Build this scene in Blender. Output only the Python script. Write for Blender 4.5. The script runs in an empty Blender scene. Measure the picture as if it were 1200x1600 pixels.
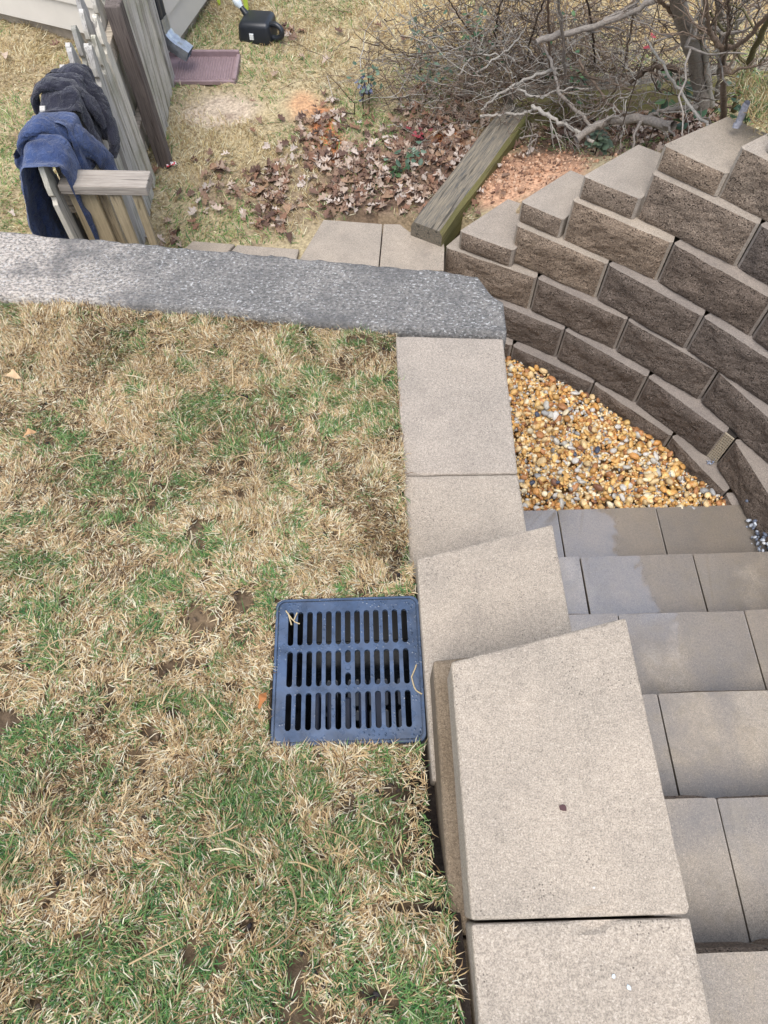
import bpy, bmesh, math, random
import numpy as np
from mathutils import Vector, Matrix, noise as mnoise

# ------------------------------------------------------------------ camera, sky, sun, exposure
SC = bpy.context.scene
COL = SC.collection
CAM_H = 1.6
PITCH, YAW, ROLL = math.radians(61.697), math.radians(-1.51), math.radians(-0.332)
FPX = 1109.0
fw = np.array([-math.sin(YAW) * math.cos(PITCH), math.cos(YAW) * math.cos(PITCH), -math.sin(PITCH)])
rt = np.array([math.cos(YAW), math.sin(YAW), 0.0])
up = np.cross(rt, fw)
rt2 = math.cos(ROLL) * rt + math.sin(ROLL) * up
up2 = -math.sin(ROLL) * rt + math.cos(ROLL) * up
cam = bpy.data.cameras.new('camera')
cam.sensor_fit = 'VERTICAL'
cam.sensor_height = 36.0
cam.lens = FPX / 1600 * 36.0
cam.clip_start = 0.02
cam.clip_end = 400
co = bpy.data.objects.new('camera', cam)
COL.objects.link(co)
M = Matrix.Identity(4)
for i in range(3):
    M[i][0], M[i][1], M[i][2] = rt2[i], up2[i], -fw[i]
M[2][3] = CAM_H
co.matrix_world = M
SC.camera = co

SUN_EL, SUN_AZ = math.radians(68), math.radians(-158)      # azimuth from +Y, clockwise positive
world = bpy.data.worlds.new('World')
SC.world = world
world.use_nodes = True
wn = world.node_tree
sky = wn.nodes.new('ShaderNodeTexSky')
sky.sky_type = 'NISHITA'
sky.sun_disc = False
sky.sun_elevation = SUN_EL
sky.sun_rotation = SUN_AZ
sky.air_density = 1.0
sky.dust_density = 2.0
sky.ozone_density = 1.0
hs = wn.nodes.new('ShaderNodeHueSaturation')
hs.inputs['Saturation'].default_value = 0.62
bgn = wn.nodes['Background']
wn.links.new(sky.outputs[0], hs.inputs['Color'])
wn.links.new(hs.outputs[0], bgn.inputs['Color'])
bgn.inputs['Strength'].default_value = 0.15
sun = bpy.data.lights.new('sun', 'SUN')
sun.energy = 1.1
sun.angle = math.radians(40)
sun.color = (1.0, 0.965, 0.92)
so = bpy.data.objects.new('sun', sun)
COL.objects.link(so)
sd = Vector((math.sin(SUN_AZ) * math.cos(SUN_EL), math.cos(SUN_AZ) * math.cos(SUN_EL), math.sin(SUN_EL)))
so.rotation_euler = sd.to_track_quat('Z', 'Y').to_euler()
so.location = sd * 20
SC.view_settings.view_transform = 'Standard'
SC.view_settings.look = 'None'
SC.view_settings.gamma = 1
SC.view_settings.exposure = 1.18
SC.view_settings.use_curve_mapping = False

# ------------------------------------------------------------------ helpers
rng = np.random.default_rng(7)
random.seed(7)
R3 = np.array([rt2, up2, fw])


def at(px, py, z):
    """world point seen at photo pixel (px, py) at height z"""
    d = R3.T @ np.array([px - 600, -(py - 800), FPX])
    return d * ((z - CAM_H) / d[2]) + np.array([0, 0, CAM_H])


def atx(px, py, x):
    d = R3.T @ np.array([px - 600, -(py - 800), FPX])
    return d * (x / d[0]) + np.array([0, 0, CAM_H])


def aty(px, py, y):
    d = R3.T @ np.array([px - 600, -(py - 800), FPX])
    return d * (y / d[1]) + np.array([0, 0, CAM_H])


def proj_np(P):
    c = (np.asarray(P, float) - [0, 0, CAM_H]) @ R3.T
    return 600 + FPX * c[:, 0] / c[:, 2], 800 - FPX * c[:, 1] / c[:, 2]


def lin(r, g, b):
    f = lambda c: c / 12.92 if c <= 0.04045 else ((c + 0.055) / 1.055) ** 2.4
    return (f(r / 255), f(g / 255), f(b / 255))


_tabs = {}


def vn(x, y, freq, seed=0, octs=1):
    """smooth value noise on arrays, 0..1"""
    x = np.asarray(x, float)
    y = np.asarray(y, float)
    out = np.zeros(np.broadcast(x, y).shape)
    amp, tot = 1.0, 0.0
    for o in range(octs):
        key = seed + o * 31
        if key not in _tabs:
            _tabs[key] = np.random.default_rng(key + 1000).random((64, 64))
        T = _tabs[key]
        u, v = x * freq, y * freq
        i, j = np.floor(u).astype(int), np.floor(v).astype(int)
        fu, fv = u - i, v - j
        fu, fv = fu * fu * (3 - 2 * fu), fv * fv * (3 - 2 * fv)
        g = lambda a, b: T[a % 64, b % 64]
        out += amp * ((g(i, j) * (1 - fu) + g(i + 1, j) * fu) * (1 - fv) + (g(i, j + 1) * (1 - fu) + g(i + 1, j + 1) * fu) * fv)
        tot += amp
        amp *= 0.5
        freq *= 2.1
    return out / tot


def sstep(a, b, x):
    t = np.clip((np.asarray(x, float) - a) / (b - a), 0, 1)
    return t * t * (3 - 2 * t)


def fast_mesh(name, V, quads=None, tris=None, cols=None, smooth=False):
    me = bpy.data.meshes.new(name)
    V = np.asarray(V, np.float32)
    me.vertices.add(len(V))
    me.vertices.foreach_set('co', V.ravel())
    idx, st, n = [], [], 0
    for F, k in ((quads, 4), (tris, 3)):
        if F is None or len(F) == 0:
            continue
        F = np.asarray(F, np.int32)
        idx.append(F.ravel())
        st.append(n + np.arange(len(F)) * k)
        n += F.size
    idx = np.concatenate(idx)
    st = np.concatenate(st)
    me.loops.add(len(idx))
    me.loops.foreach_set('vertex_index', idx)
    me.polygons.add(len(st))
    me.polygons.foreach_set('loop_start', st.astype(np.int32))
    if smooth:
        me.polygons.foreach_set('use_smooth', np.ones(len(st), bool))
    if cols is not None:
        a = me.color_attributes.new('Col', 'FLOAT_COLOR', 'POINT')
        c = np.ones((len(V), 4), np.float32)
        c[:, :3] = cols
        a.data.foreach_set('color', c.ravel())
    me.update(calc_edges=True)
    return me


def link(name, me, mats, parent=None, label=None, cat=None, group=None, kind=None, loc=None, rz=None):
    o = bpy.data.objects.new(name, me)
    COL.objects.link(o)
    if me is not None and mats is not None:
        if not isinstance(mats, (list, tuple)):
            mats = [mats]
        if len(me.materials) == 0:
            for m in mats:
                me.materials.append(m)
    if parent is not None:
        o.parent = parent
    if loc is not None:
        o.location = loc
    if rz is not None:
        o.rotation_euler = (0, 0, rz)
    if label:
        o['label'] = label
    if cat:
        o['category'] = cat
    if group:
        o['group'] = group
    if kind:
        o['kind'] = kind
    return o


def thing(name, label, cat, loc=(0, 0, 0), rz=0, group=None):
    return link(name, None, None, None, label, cat, group, None, loc, rz)


def bm_mesh(name, bm, smooth=False):
    me = bpy.data.meshes.new(name)
    bmesh.ops.recalc_face_normals(bm, faces=bm.faces)
    bm.to_mesh(me)
    bm.free()
    if smooth:
        for p in me.polygons:
            p.use_smooth = True
    return me


def box_bm(x0, x1, y0, y1, z0, z1, bev=0.0, seg=2, bm=None):
    b = bmesh.new()
    bmesh.ops.create_cube(b, size=1)
    for v in b.verts:
        v.co = Vector((x0 + (v.co.x + .5) * (x1 - x0), y0 + (v.co.y + .5) * (y1 - y0), z0 + (v.co.z + .5) * (z1 - z0)))
    if bev > 0:
        bmesh.ops.bevel(b, geom=list(b.edges), offset=bev, segments=seg, affect='EDGES', profile=0.5)
    if bm is None:
        return b
    t = bpy.data.meshes.new('tmp')
    b.to_mesh(t)
    b.free()
    bm.from_mesh(t)
    bpy.data.meshes.remove(t)
    return bm


def prism_bm(pts, z0, z1, bev=0.004, seg=2, sub=0):
    """extrude plan polygon pts (ccw) from z0 to z1"""
    bm = bmesh.new()
    lo = [bm.verts.new((x, y, z0)) for x, y in pts]
    hi = [bm.verts.new((x, y, z1)) for x, y in pts]
    n = len(pts)
    bm.faces.new(list(reversed(lo)))
    bm.faces.new(hi)
    for i in range(n):
        bm.faces.new([lo[i], lo[(i + 1) % n], hi[(i + 1) % n], hi[i]])
    if bev > 0:
        bmesh.ops.bevel(bm, geom=list(bm.edges), offset=bev, segments=seg, affect='EDGES', profile=0.5)
    return bm


def tubes(paths, radii, sides=5):
    """list of (n,3) polylines and per-vertex radius arrays -> V, quads"""
    Vs, Qs, off = [], [], 0
    for P, r in zip(paths, radii):
        P = np.asarray(P, float)
        n = len(P)
        T = np.gradient(P, axis=0)
        T /= np.linalg.norm(T, axis=1)[:, None] + 1e-9
        ref = np.array([0.13, 0.31, 0.94]) if abs(T[:, 2]).mean() < 0.8 else np.array([0.9, 0.3, 0.1])
        A = np.cross(T, ref)
        A /= np.linalg.norm(A, axis=1)[:, None] + 1e-9
        B = np.cross(T, A)
        ang = np.arange(sides) / sides * 2 * np.pi
        r = np.broadcast_to(np.asarray(r, float), (n,))
        ring = P[:, None, :] + r[:, None, None] * (np.cos(ang)[None, :, None] * A[:, None, :] + np.sin(ang)[None, :, None] * B[:, None, :])
        Vs.append(ring.reshape(-1, 3))
        i = np.arange(n - 1)[:, None] * sides
        k = np.arange(sides)[None, :]
        k2 = (k + 1) % sides
        q = np.stack([i + k, i + k2, i + sides + k2, i + sides + k], -1).reshape(-1, 4) + off
        Qs.append(q)
        off += n * sides
    return np.concatenate(Vs), np.concatenate(Qs)


def spline(P, n=12):
    """Catmull-Rom resample of a polyline"""
    P = np.asarray(P, float)
    if len(P) == 2:
        return P[0] + (P[1] - P[0]) * np.linspace(0, 1, n)[:, None]
    E = np.vstack([2 * P[0] - P[1], P, 2 * P[-1] - P[-2]])
    out = []
    m = len(P) - 1
    for t in np.linspace(0, m - 1e-6, n):
        i = int(t)
        u = t - i
        a, b, c, d = E[i], E[i + 1], E[i + 2], E[i + 3]
        out.append(.5 * ((2 * b) + (-a + c) * u + (2 * a - 5 * b + 4 * c - d) * u * u + (-a + 3 * b - 3 * c + d) * u ** 3))
    return np.array(out)


# ------------------------------------------------------------------ materials
def new_mat(name):
    m = bpy.data.materials.new(name)
    m.use_nodes = True
    nt = m.node_tree
    b = nt.nodes['Principled BSDF']
    return m, nt, b


class NB:
    def __init__(s, nt):
        s.nt = nt

    def n(s, t, **kw):
        x = s.nt.nodes.new(t)
        for k, v in kw.items():
            if hasattr(x, k):
                setattr(x, k, v)
            else:
                x.inputs[k].default_value = v
        return x

    def l(s, a, b):
        s.nt.links.new(a, b)

    def noise(s, vec, scale, detail=4, rough=0.6, dist=0.0):
        x = s.n('ShaderNodeTexNoise')
        x.inputs['Scale'].default_value = scale
        x.inputs['Detail'].default_value = detail
        x.inputs['Roughness'].default_value = rough
        x.inputs['Distortion'].default_value = dist
        if vec is not None:
            s.l(vec, x.inputs['Vector'])
        return x.outputs['Fac']

    def ramp(s, fac, stops, interp='LINEAR'):
        x = s.n('ShaderNodeValToRGB')
        x.color_ramp.interpolation = interp
        el = x.color_ramp.elements
        while len(el) < len(stops):
            el.new(0.5)
        for e, (p, c) in zip(el, stops):
            e.position = p
            e.color = (c, c, c, 1) if isinstance(c, (int, float)) else (*c, 1)
        s.l(fac, x.inputs[0])
        return x.outputs[0]

    def mix(s, fac, a, b, mode='MIX'):
        x = s.n('ShaderNodeMix', data_type='RGBA', blend_type=mode)
        for sock, v in ((x.inputs[0], fac), (x.inputs[6], a), (x.inputs[7], b)):
            if isinstance(v, (int, float)):
                sock.default_value = v
            elif isinstance(v, tuple):
                sock.default_value = (*v, 1)
            else:
                s.l(v, sock)
        return x.outputs[2]

    def math(s, op, a, b=None):
        x = s.n('ShaderNodeMath', operation=op)
        for sock, v in ((x.inputs[0], a), (x.inputs[1], b)):
            if v is None:
                continue
            if isinstance(v, (int, float)):
                sock.default_value = v
            else:
                s.l(v, sock)
        return x.outputs[0]

    def bump(s, h, strength, dist, nrm=None):
        x = s.n('ShaderNodeBump')
        x.inputs['Strength'].default_value = strength
        x.inputs['Distance'].default_value = dist
        s.l(h, x.inputs['Height'])
        if nrm is not None:
            s.l(nrm, x.inputs['Normal'])
        return x.outputs[0]

    def objvec(s, scale=(1, 1, 1)):
        """object coordinates shifted by a per-object random amount"""
        tc = s.n('ShaderNodeTexCoord')
        oi = s.n('ShaderNodeObjectInfo')
        mul = s.n('ShaderNodeVectorMath', operation='SCALE')
        cx = s.n('ShaderNodeCombineXYZ')
        r = oi.outputs['Random']
        s.l(r, cx.inputs[0])
        s.l(s.math('MULTIPLY', r, 7.3), cx.inputs[1])
        s.l(s.math('MULTIPLY', r, 3.1), cx.inputs[2])
        s.l(cx.outputs[0], mul.inputs[0])
        mul.inputs[3].default_value = 13.0
        add = s.n('ShaderNodeVectorMath', operation='ADD')
        s.l(tc.outputs['Object'], add.inputs[0])
        s.l(mul.outputs[0], add.inputs[1])
        v = add.outputs[0]
        if scale != (1, 1, 1):
            mp = s.n('ShaderNodeMapping')
            mp.inputs['Scale'].default_value = scale
            s.l(v, mp.inputs['Vector'])
            v = mp.outputs[0]
        return v, r

    def worldvec(s):
        return s.n('ShaderNodeNewGeometry').outputs['Position']


def concrete_mat(name, c1, c2, pit=0.35, rough=0.85, wet=0.0):
    m, nt, b = new_mat(name)
    N = NB(nt)
    v, r = N.objvec()
    big = N.noise(v, 6, 5, .65)
    col = N.mix(N.ramp(big, [(.36, 0.0), (.64, 1.0)]), c1, c2)
    tint = N.ramp(r, [(0, (.93, .92, .92)), (.5, (1, 1, 1)), (1, (1.05, 1.02, .97))])
    col = N.mix(1.0, col, tint, 'MULTIPLY')
    grain = N.noise(v, 420, 3, .7)
    col = N.mix(N.ramp(grain, [(.40, .60), (.56, 0.0)]), col, (c1[0] * .45, c1[1] * .42, c1[2] * .4))
    cg = N.noise(v, 135, 4, .75)
    col = N.mix(1.0, col, N.ramp(cg, [(.34, .80), (.5, 1.0), (.66, 1.13)]), 'MULTIPLY')
    gl = N.noise(v, 300, 2, .6)
    col = N.mix(N.ramp(gl, [(.56, 0.0), (.70, .5)]), col, (min(1, c2[0] * 1.5), min(1, c2[1] * 1.5), min(1, c2[2] * 1.5)))
    vo = N.n('ShaderNodeTexVoronoi')
    vo.inputs['Scale'].default_value = 170
    N.l(v, vo.inputs['Vector'])
    pm = N.noise(v, 14, 3, .6)
    pitm = N.math('MULTIPLY', N.ramp(vo.outputs['Distance'], [(.10, 1.0), (.28, 0.0)]), N.ramp(pm, [(.50, 0.0), (.68, 1.0)]))
    col = N.mix(N.math('MULTIPLY', pitm, pit), col, (c1[0] * .25, c1[1] * .23, c1[2] * .22))
    st = N.noise(v, 9, 4, .6)
    col = N.mix(N.ramp(st, [(.56, 0.0), (.74, .30)]), col, (c1[0] * .5, c1[1] * .48, c1[2] * .5))
    h = N.math('SUBTRACT', grain, N.math('MULTIPLY', pitm, 1.2))
    nrm = N.bump(h, .55, .0015)
    if wet > 0:
        wv = N.worldvec()
        sp_ = N.n('ShaderNodeSeparateXYZ')
        N.l(wv, sp_.inputs[0])
        w = N.noise(wv, 5, 5, .7, .3)
        w2 = N.noise(wv, 45, 3, .6)
        edge = N.math('ADD', N.math('SUBTRACT', 1.085, sp_.outputs[0]), N.math('ADD', N.math('MULTIPLY', N.math('SUBTRACT', w, .5), .22), N.math('MULTIPLY', N.math('SUBTRACT', w2, .5), .05)))
        low = N.ramp(N.math('ADD', sp_.outputs[1], N.math('MULTIPLY', N.math('SUBTRACT', w, .5), .5)), [(.62, 0.0), (.92, 1.0)])
        film = N.math('MULTIPLY', N.ramp(edge, [(.0, 0.0), (.03, 1.0)]), low)
        damp = N.ramp(N.math('ADD', N.noise(wv, 3.1, 4, .6, .4), N.math('MULTIPLY', N.math('SUBTRACT', sp_.outputs[1], .45), .22)), [(.40, 0.0), (.56, 1.0)])
        col = N.mix(damp, col, N.mix(1.0, col, (.60, .585, .57), 'MULTIPLY'))
        col = N.mix(N.ramp(N.noise(wv, 16, 5, .7), [(.5, 0.0), (.72, .35)]), col, lin(120, 108, 84))
        b.inputs['Roughness'].default_value = .6
        N.l(nrm, b.inputs['Normal'])
        N.l(N.math('MAXIMUM', film, N.math('MULTIPLY', damp, .35)), b.inputs['Coat Weight'])
        b.inputs['Coat IOR'].default_value = 2.6
        N.l(N.ramp(film, [(0.0, .35), (1.0, .07)]), b.inputs['Coat Roughness'])
        N.l(N.bump(N.noise(wv, 60, 2, .5), .10, .002), b.inputs['Coat Normal'])
        b.inputs['Specular IOR Level'].default_value = .6
    else:
        b.inputs['Roughness'].default_value = rough
        b.inputs['Specular IOR Level'].default_value = .25
        N.l(nrm, b.inputs['Normal'])
    N.l(col, b.inputs['Base Color'])
    return m


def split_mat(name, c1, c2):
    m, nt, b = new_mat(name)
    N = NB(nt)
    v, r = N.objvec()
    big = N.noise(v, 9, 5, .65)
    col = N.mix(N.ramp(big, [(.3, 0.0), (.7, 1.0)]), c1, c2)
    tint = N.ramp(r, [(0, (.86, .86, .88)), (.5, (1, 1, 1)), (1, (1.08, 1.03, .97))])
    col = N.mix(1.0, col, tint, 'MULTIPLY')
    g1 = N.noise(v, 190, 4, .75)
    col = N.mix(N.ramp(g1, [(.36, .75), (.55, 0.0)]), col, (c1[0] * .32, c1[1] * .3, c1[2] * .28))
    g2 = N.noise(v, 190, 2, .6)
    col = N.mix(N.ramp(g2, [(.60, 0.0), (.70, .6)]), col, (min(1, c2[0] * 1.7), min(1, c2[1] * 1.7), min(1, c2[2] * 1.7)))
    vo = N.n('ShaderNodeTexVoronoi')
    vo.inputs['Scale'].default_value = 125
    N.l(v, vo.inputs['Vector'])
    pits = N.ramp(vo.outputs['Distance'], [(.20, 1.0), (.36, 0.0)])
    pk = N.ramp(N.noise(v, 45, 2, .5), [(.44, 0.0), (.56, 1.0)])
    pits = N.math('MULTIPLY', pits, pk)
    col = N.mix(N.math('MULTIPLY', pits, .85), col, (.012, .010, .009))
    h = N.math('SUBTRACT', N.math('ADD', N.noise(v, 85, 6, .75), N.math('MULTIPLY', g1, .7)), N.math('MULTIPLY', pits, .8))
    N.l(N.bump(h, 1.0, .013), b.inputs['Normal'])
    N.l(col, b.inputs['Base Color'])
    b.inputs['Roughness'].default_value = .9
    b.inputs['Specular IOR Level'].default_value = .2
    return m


def attr_mat(name, rough=.7, spec=.3, trans=0.0, noise_scale=None, namt=.25):
    """colour from the 'Col' attribute"""
    m, nt, b = new_mat(name)
    N = NB(nt)
    a = N.n('ShaderNodeAttribute', attribute_name='Col')
    c = a.outputs['Color']
    if noise_scale:
        f = N.noise(N.worldvec(), noise_scale, 4, .65)
        c = N.mix(1.0, c, N.ramp(f, [(.3, 1 - namt), (.7, 1 + namt)]), 'MULTIPLY')
        N.l(N.bump(f, .5, .01), b.inputs['Normal'])
    N.l(c, b.inputs['Base Color'])
    b.inputs['Roughness'].default_value = rough
    b.inputs['Specular IOR Level'].default_value = spec
    if trans > 0:
        tr = N.n('ShaderNodeBsdfTranslucent')
        N.l(c, tr.inputs['Color'])
        mx = N.n('ShaderNodeMixShader')
        mx.inputs[0].default_value = trans
        N.l(b.outputs[0], mx.inputs[1])
        N.l(tr.outputs[0], mx.inputs[2])
        N.l(mx.outputs[0], nt.nodes['Material Output'].inputs['Surface'])
    return m


def plain_mat(name, c, rough=.5, spec=.5, metal=0.0, var=.12, scale=30, bump=.0, bdist=.002):
    m, nt, b = new_mat(name)
    N = NB(nt)
    v, r = N.objvec()
    f = N.noise(v, scale, 5, .6)
    col = N.mix(1.0, c, N.ramp(f, [(.3, 1 - var), (.7, 1 + var)]), 'MULTIPLY')
    N.l(col, b.inputs['Base Color'])
    b.inputs['Roughness'].default_value = rough
    b.inputs['Specular IOR Level'].default_value = spec
    b.inputs['Metallic'].default_value = metal
    if bump > 0:
        N.l(N.bump(N.noise(v, scale * 6, 4, .6), bump, bdist), b.inputs['Normal'])
    return m


def wood_mat(name, c1, c2, algae=0.0, axis='Z', knots=True):
    m, nt, b = new_mat(name)
    N = NB(nt)
    sc = {'Z': (1, 1, .05), 'X': (.05, 1, 1), 'Y': (1, .05, 1)}[axis]
    v, r = N.objvec(sc)
    g = N.noise(v, 160, 5, .7, .6)
    col = N.mix(N.ramp(g, [(.32, 0.0), (.68, 1.0)]), c1, c2)
    tint = N.ramp(r, [(0, (.66, .66, .68)), (.5, (1, 1, 1)), (1, (1.2, 1.17, 1.08))])
    col = N.mix(1.0, col, tint, 'MULTIPLY')
    g2 = N.noise(v, 60, 3, .6, 1.0)
    col = N.mix(N.ramp(g2, [(.34, .65), (.44, 0.0)]), col, (c1[0] * .25, c1[1] * .24, c1[2] * .24))
    if algae > 0:
        v2, _ = N.objvec()
        al = N.noise(v2, 6, 3, .6)
        col = N.mix(N.math('MULTIPLY', N.ramp(al, [(.45, 0.0), (.7, 1.0)]), algae), col, lin(110, 112, 66))
    N.l(col, b.inputs['Base Color'])
    b.inputs['Roughness'].default_value = .85
    b.inputs['Specular IOR Level'].default_value = .2
    N.l(N.bump(g, .6, .004), b.inputs['Normal'])
    return m


CAP = concrete_mat('cap_concrete', lin(154, 145, 133), lin(171, 160, 146), .95)
CAPD = concrete_mat('damp_shaded_block_concrete', lin(134, 126, 119), lin(150, 141, 132), .5)  # smooth sides of the darker wall blocks: damp tone plus painted shade
TREAD = concrete_mat('tread_concrete', lin(150, 142, 131), lin(166, 154, 137), .6, wet=1.0)
SPLIT = split_mat('split_face', lin(150, 133, 116), lin(174, 156, 137))
DAMP_SHADE = split_mat('damp_shaded_split_face', lin(118, 107, 98), lin(140, 127, 116))  # lower and right-hand blocks: damp, plus their weaker light put into the colour
GRASS = attr_mat('grass_blades', .75, .25, .38)
SOILM = attr_mat('soil', .95, .1, 0, 60, .45)
LEAFM = attr_mat('dry_leaf', .7, .3, .15)
GREENLEAF = attr_mat('green_leaf', .45, .5, .15)
PEBBLE = attr_mat('pebble', .42, .45, 0, 60, .18)
TWIG = attr_mat('bark', .85, .2, 0, 90, .3)
WOOD = wood_mat('weathered_wood', lin(166, 162, 156), lin(202, 197, 188), .4)
WOODX = wood_mat('weathered_wood_flat', lin(146, 136, 124), lin(186, 176, 162), 0, 'X')
WOODD = wood_mat('dark_post_wood', lin(84, 76, 72), lin(116, 106, 100), .0)
WOODN = wood_mat('tan_fence_board', lin(150, 136, 112), lin(182, 166, 138), .15)
TIMB = wood_mat('landscape_timber_wood', lin(70, 72, 74), lin(136, 126, 110), .0, 'Y')
MOSSY = wood_mat('mossy_timber_wood', lin(98, 96, 66), lin(122, 116, 80), .6, 'Y')
MOSSX = wood_mat('mossy_timber_wood_x', lin(88, 86, 56), lin(122, 116, 78), .6, 'X')

# ------------------------------------------------------------------ ground heights
WC = (-0.25, 0.65)


def lawn_z(x, y):
    y = np.asarray(y, float)
    z = np.interp(y, [-8, -2, -.5, -.15, 0, .12, .22, .56, .75, 1.05, 1.4, 3], [1.2, .75, .50, .395, .335, .26, .185, .168, .11, .005, -.02, -.02])
    x = np.asarray(x, float)
    lim = .010 + np.maximum(.065 - x, 0) * .8 + .2 * (1 - sstep(.60, .70, y))
    z = np.where(y > .6, np.minimum(z, lim), z)
    near = sstep(-.30, -.22, x) * sstep(.12, .2, y) * (1 - sstep(.6, .7, y))
    bumps = (vn(x, y, 2.2, 3, 3) - .5) * .05 + (vn(x, y, 11, 9, 2) - .5) * .018
    return z + bumps * (1 - .85 * near)


def yard_z(x, y):
    x = np.asarray(x, float)
    y = np.asarray(y, float)
    dx, dy = x - WC[0], y - WC[1]
    r = np.hypot(dx, dy)
    th = np.degrees(np.arctan2(dy, dx))
    base = -.88 + (vn(x, y, 1.3, 5, 3) - .5) * .07
    rise = np.interp(th, [-180, 20, 36, 44, 50, 56, 62, 68, 74, 80, 180], [.95, .95, .88, .80, .66, .46, .28, .13, .04, 0, 0])
    far = 1 - sstep(2.55, 3.4, r) * np.interp(th, [0, 20, 35, 60], [0, .25, .75, 1.0])
    z = base + rise * far
    z = z + (vn(x, y, 9, 17, 3) - .5) * .05 * sstep(2.4, 2.6, r)
    inside = (r < 2.41) & (x > -.1)
    z = np.where(inside & (y > -3), -1.42, z)
    z = np.where((x <= 1.95) & (y <= 1.0) & (x > -.1), np.minimum(z, -1.42), z)
    z = np.where((x <= .2) & (y < 1.85), -1.42, z)
    z = np.where((x > 1.95) & (y < 1.1), np.interp(y, [-8, -2, 1.1], [1.2, .6, .05]), z)
    return z


def leafiness(px, py):
    """how much leaf litter lies on the lower yard near a photo pixel; a hand-drawn map of the yard"""
    g = lambda cx, cy, sx, sy, a=1: a * np.exp(-(((px - cx) / sx) ** 2 + ((py - cy) / sy) ** 2))
    return np.clip(g(610, 290, 95, 60, 1.3) + g(690, 250, 90, 70, 1.2) + g(510, 240, 60, 55, .9) + g(420, 290, 55, 45, .85) + g(540, 330, 70, 30, .55)
                   + g(330, 290, 50, 45, .55) + g(690, 190, 80, 45, .8) + g(950, 190, 120, 40, 1.2) + g(430, 350, 50, 30, .65) + g(270, 370, 40, 25, .55)
                   + g(450, 55, 40, 22, .55) + g(1060, 185, 60, 40, .9) + g(500, 180, 40, 25, .35) + g(870, 110, 120, 45, .5), 0, 1.4)


# ------------------------------------------------------------------ setting: lower yard
def axis(parts):
    return np.unique(np.round(np.concatenate([np.arange(a, b, s) for a, b, s in parts]), 4))


gx = axis([(-60, -8, 6), (-8, -3, .5), (-3, 3.6, .03), (3.6, 8, .4), (8, 62, 6)])
gy = axis([(-60, -8, 6), (-8, 1.6, .25), (1.6, 5.6, .03), (5.6, 9, .2), (9, 80, 6)])
X, Y = np.meshgrid(gx, gy)
Z = yard_z(X, Y)
pxx, pyy = proj_np(np.stack([X.ravel(), Y.ravel(), Z.ravel()], 1))
lf = leafiness(pxx, pyy).reshape(X.shape) * .75
lf = np.where((Y > 1.5) & (Y < 7), lf, 0)
n1, n2 = vn(X, Y, 2.5, 40, 4), vn(X, Y, 14, 44, 3)
soil = np.array(lin(150, 136, 110))
straw = np.array(lin(176, 162, 128))
clay = np.array(lin(186, 138, 104))
orange = np.array(lin(176, 112, 74))
dark = np.array(lin(104, 84, 72))
C = soil + (straw - soil) * n1[..., None]
blob = lambda cx, cy, sx, sy: np.exp(-(((pxx - cx) / sx) ** 2 + ((pyy - cy) / sy) ** 2)).reshape(X.shape)
vis = ((Y > 1.5) & (Y < 7)).astype(float)


def paint(C, m, col):
    m = np.clip(m, 0, 1)[..., None]
    return C * (1 - m) + np.asarray(col) * m


C = paint(C, vis * np.clip(lf * 1.1 - .15, 0, .9), dark)
C = paint(C, vis * np.clip((blob(352, 168, 55, 26) + blob(330, 185, 45, 14)) * 1.5 * (.55 + n2) - .35, 0, .95), lin(186, 170, 150))
C = paint(C, vis * np.clip(blob(475, 165, 30, 26) * 1.6 * (.5 + n2) - .4, 0, .8), lin(192, 148, 112))
C = paint(C, vis * np.clip((blob(520, 235, 26, 26) + blob(505, 190, 25, 30) + blob(700, 215, 30, 22)) * 1.5 * (.5 + n2) - .4, 0, .95), orange)
C = paint(C, vis * np.clip((blob(820, 275, 85, 32) + blob(770, 300, 40, 25) + blob(870, 255, 40, 22)) * 2.2 * (.5 + n2) - .5, 0, 1), lin(184, 146, 118))
C = paint(C, vis * np.clip(blob(770, 255, 60, 20) * 1.5 * (.4 + n2) - .4, 0, .9), lin(130, 98, 80))
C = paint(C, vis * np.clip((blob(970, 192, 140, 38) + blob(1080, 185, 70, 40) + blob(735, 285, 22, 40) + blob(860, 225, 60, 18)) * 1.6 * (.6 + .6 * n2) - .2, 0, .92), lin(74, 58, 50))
C = paint(C, np.clip((n2 - .62) * 3, 0, .5) * vis, dark)
ii = np.arange(X.size).reshape(X.shape)
Q = np.stack([ii[:-1, :-1], ii[:-1, 1:], ii[1:, 1:], ii[1:, :-1]], -1).reshape(-1, 4)
me = fast_mesh('lower_yard', np.stack([X.ravel(), Y.ravel(), Z.ravel()], 1), Q, None, C.reshape(-1, 3), True)
link('ground', me, SOILM, kind='structure', label='lower yard ground of soil, clay and worn turf')

# ------------------------------------------------------------------ setting: upper lawn soil, with an opening for the drain
GX0, GX1, GY0, GY1, GZ = -.217, .088, .257, .562, .175
lx = np.unique(np.concatenate([np.arange(-8, -1.6, .4), np.arange(-1.6, .06, .02), [GX0 + .004, .066, .09, .115]]))
lx = lx[(lx <= .1151)]
ly = np.unique(np.concatenate([np.arange(-8, -.7, .4), np.arange(-.7, 1.66, .02), [GY0 + .004, GY1 - .004, 1.70]]))
X, Y = np.meshgrid(lx, ly)
Z = lawn_z(X, Y) - .012 + (vn(X, Y, 30, 71, 2) - .5) * .014
Z = np.where(X > .05, Z - np.interp(Y, [-.1, .02, .1, .5, .6, .8, 1.4], [.0, .01, .05, .04, .03, .02, .02]), Z)
ii = np.arange(X.size).reshape(X.shape)
Q = np.stack([ii[:-1, :-1], ii[:-1, 1:], ii[1:, 1:], ii[1:, :-1]], -1)
xc, yc = (X[:-1, :-1] + X[1:, 1:]) / 2, (Y[:-1, :-1] + Y[1:, 1:]) / 2
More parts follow.
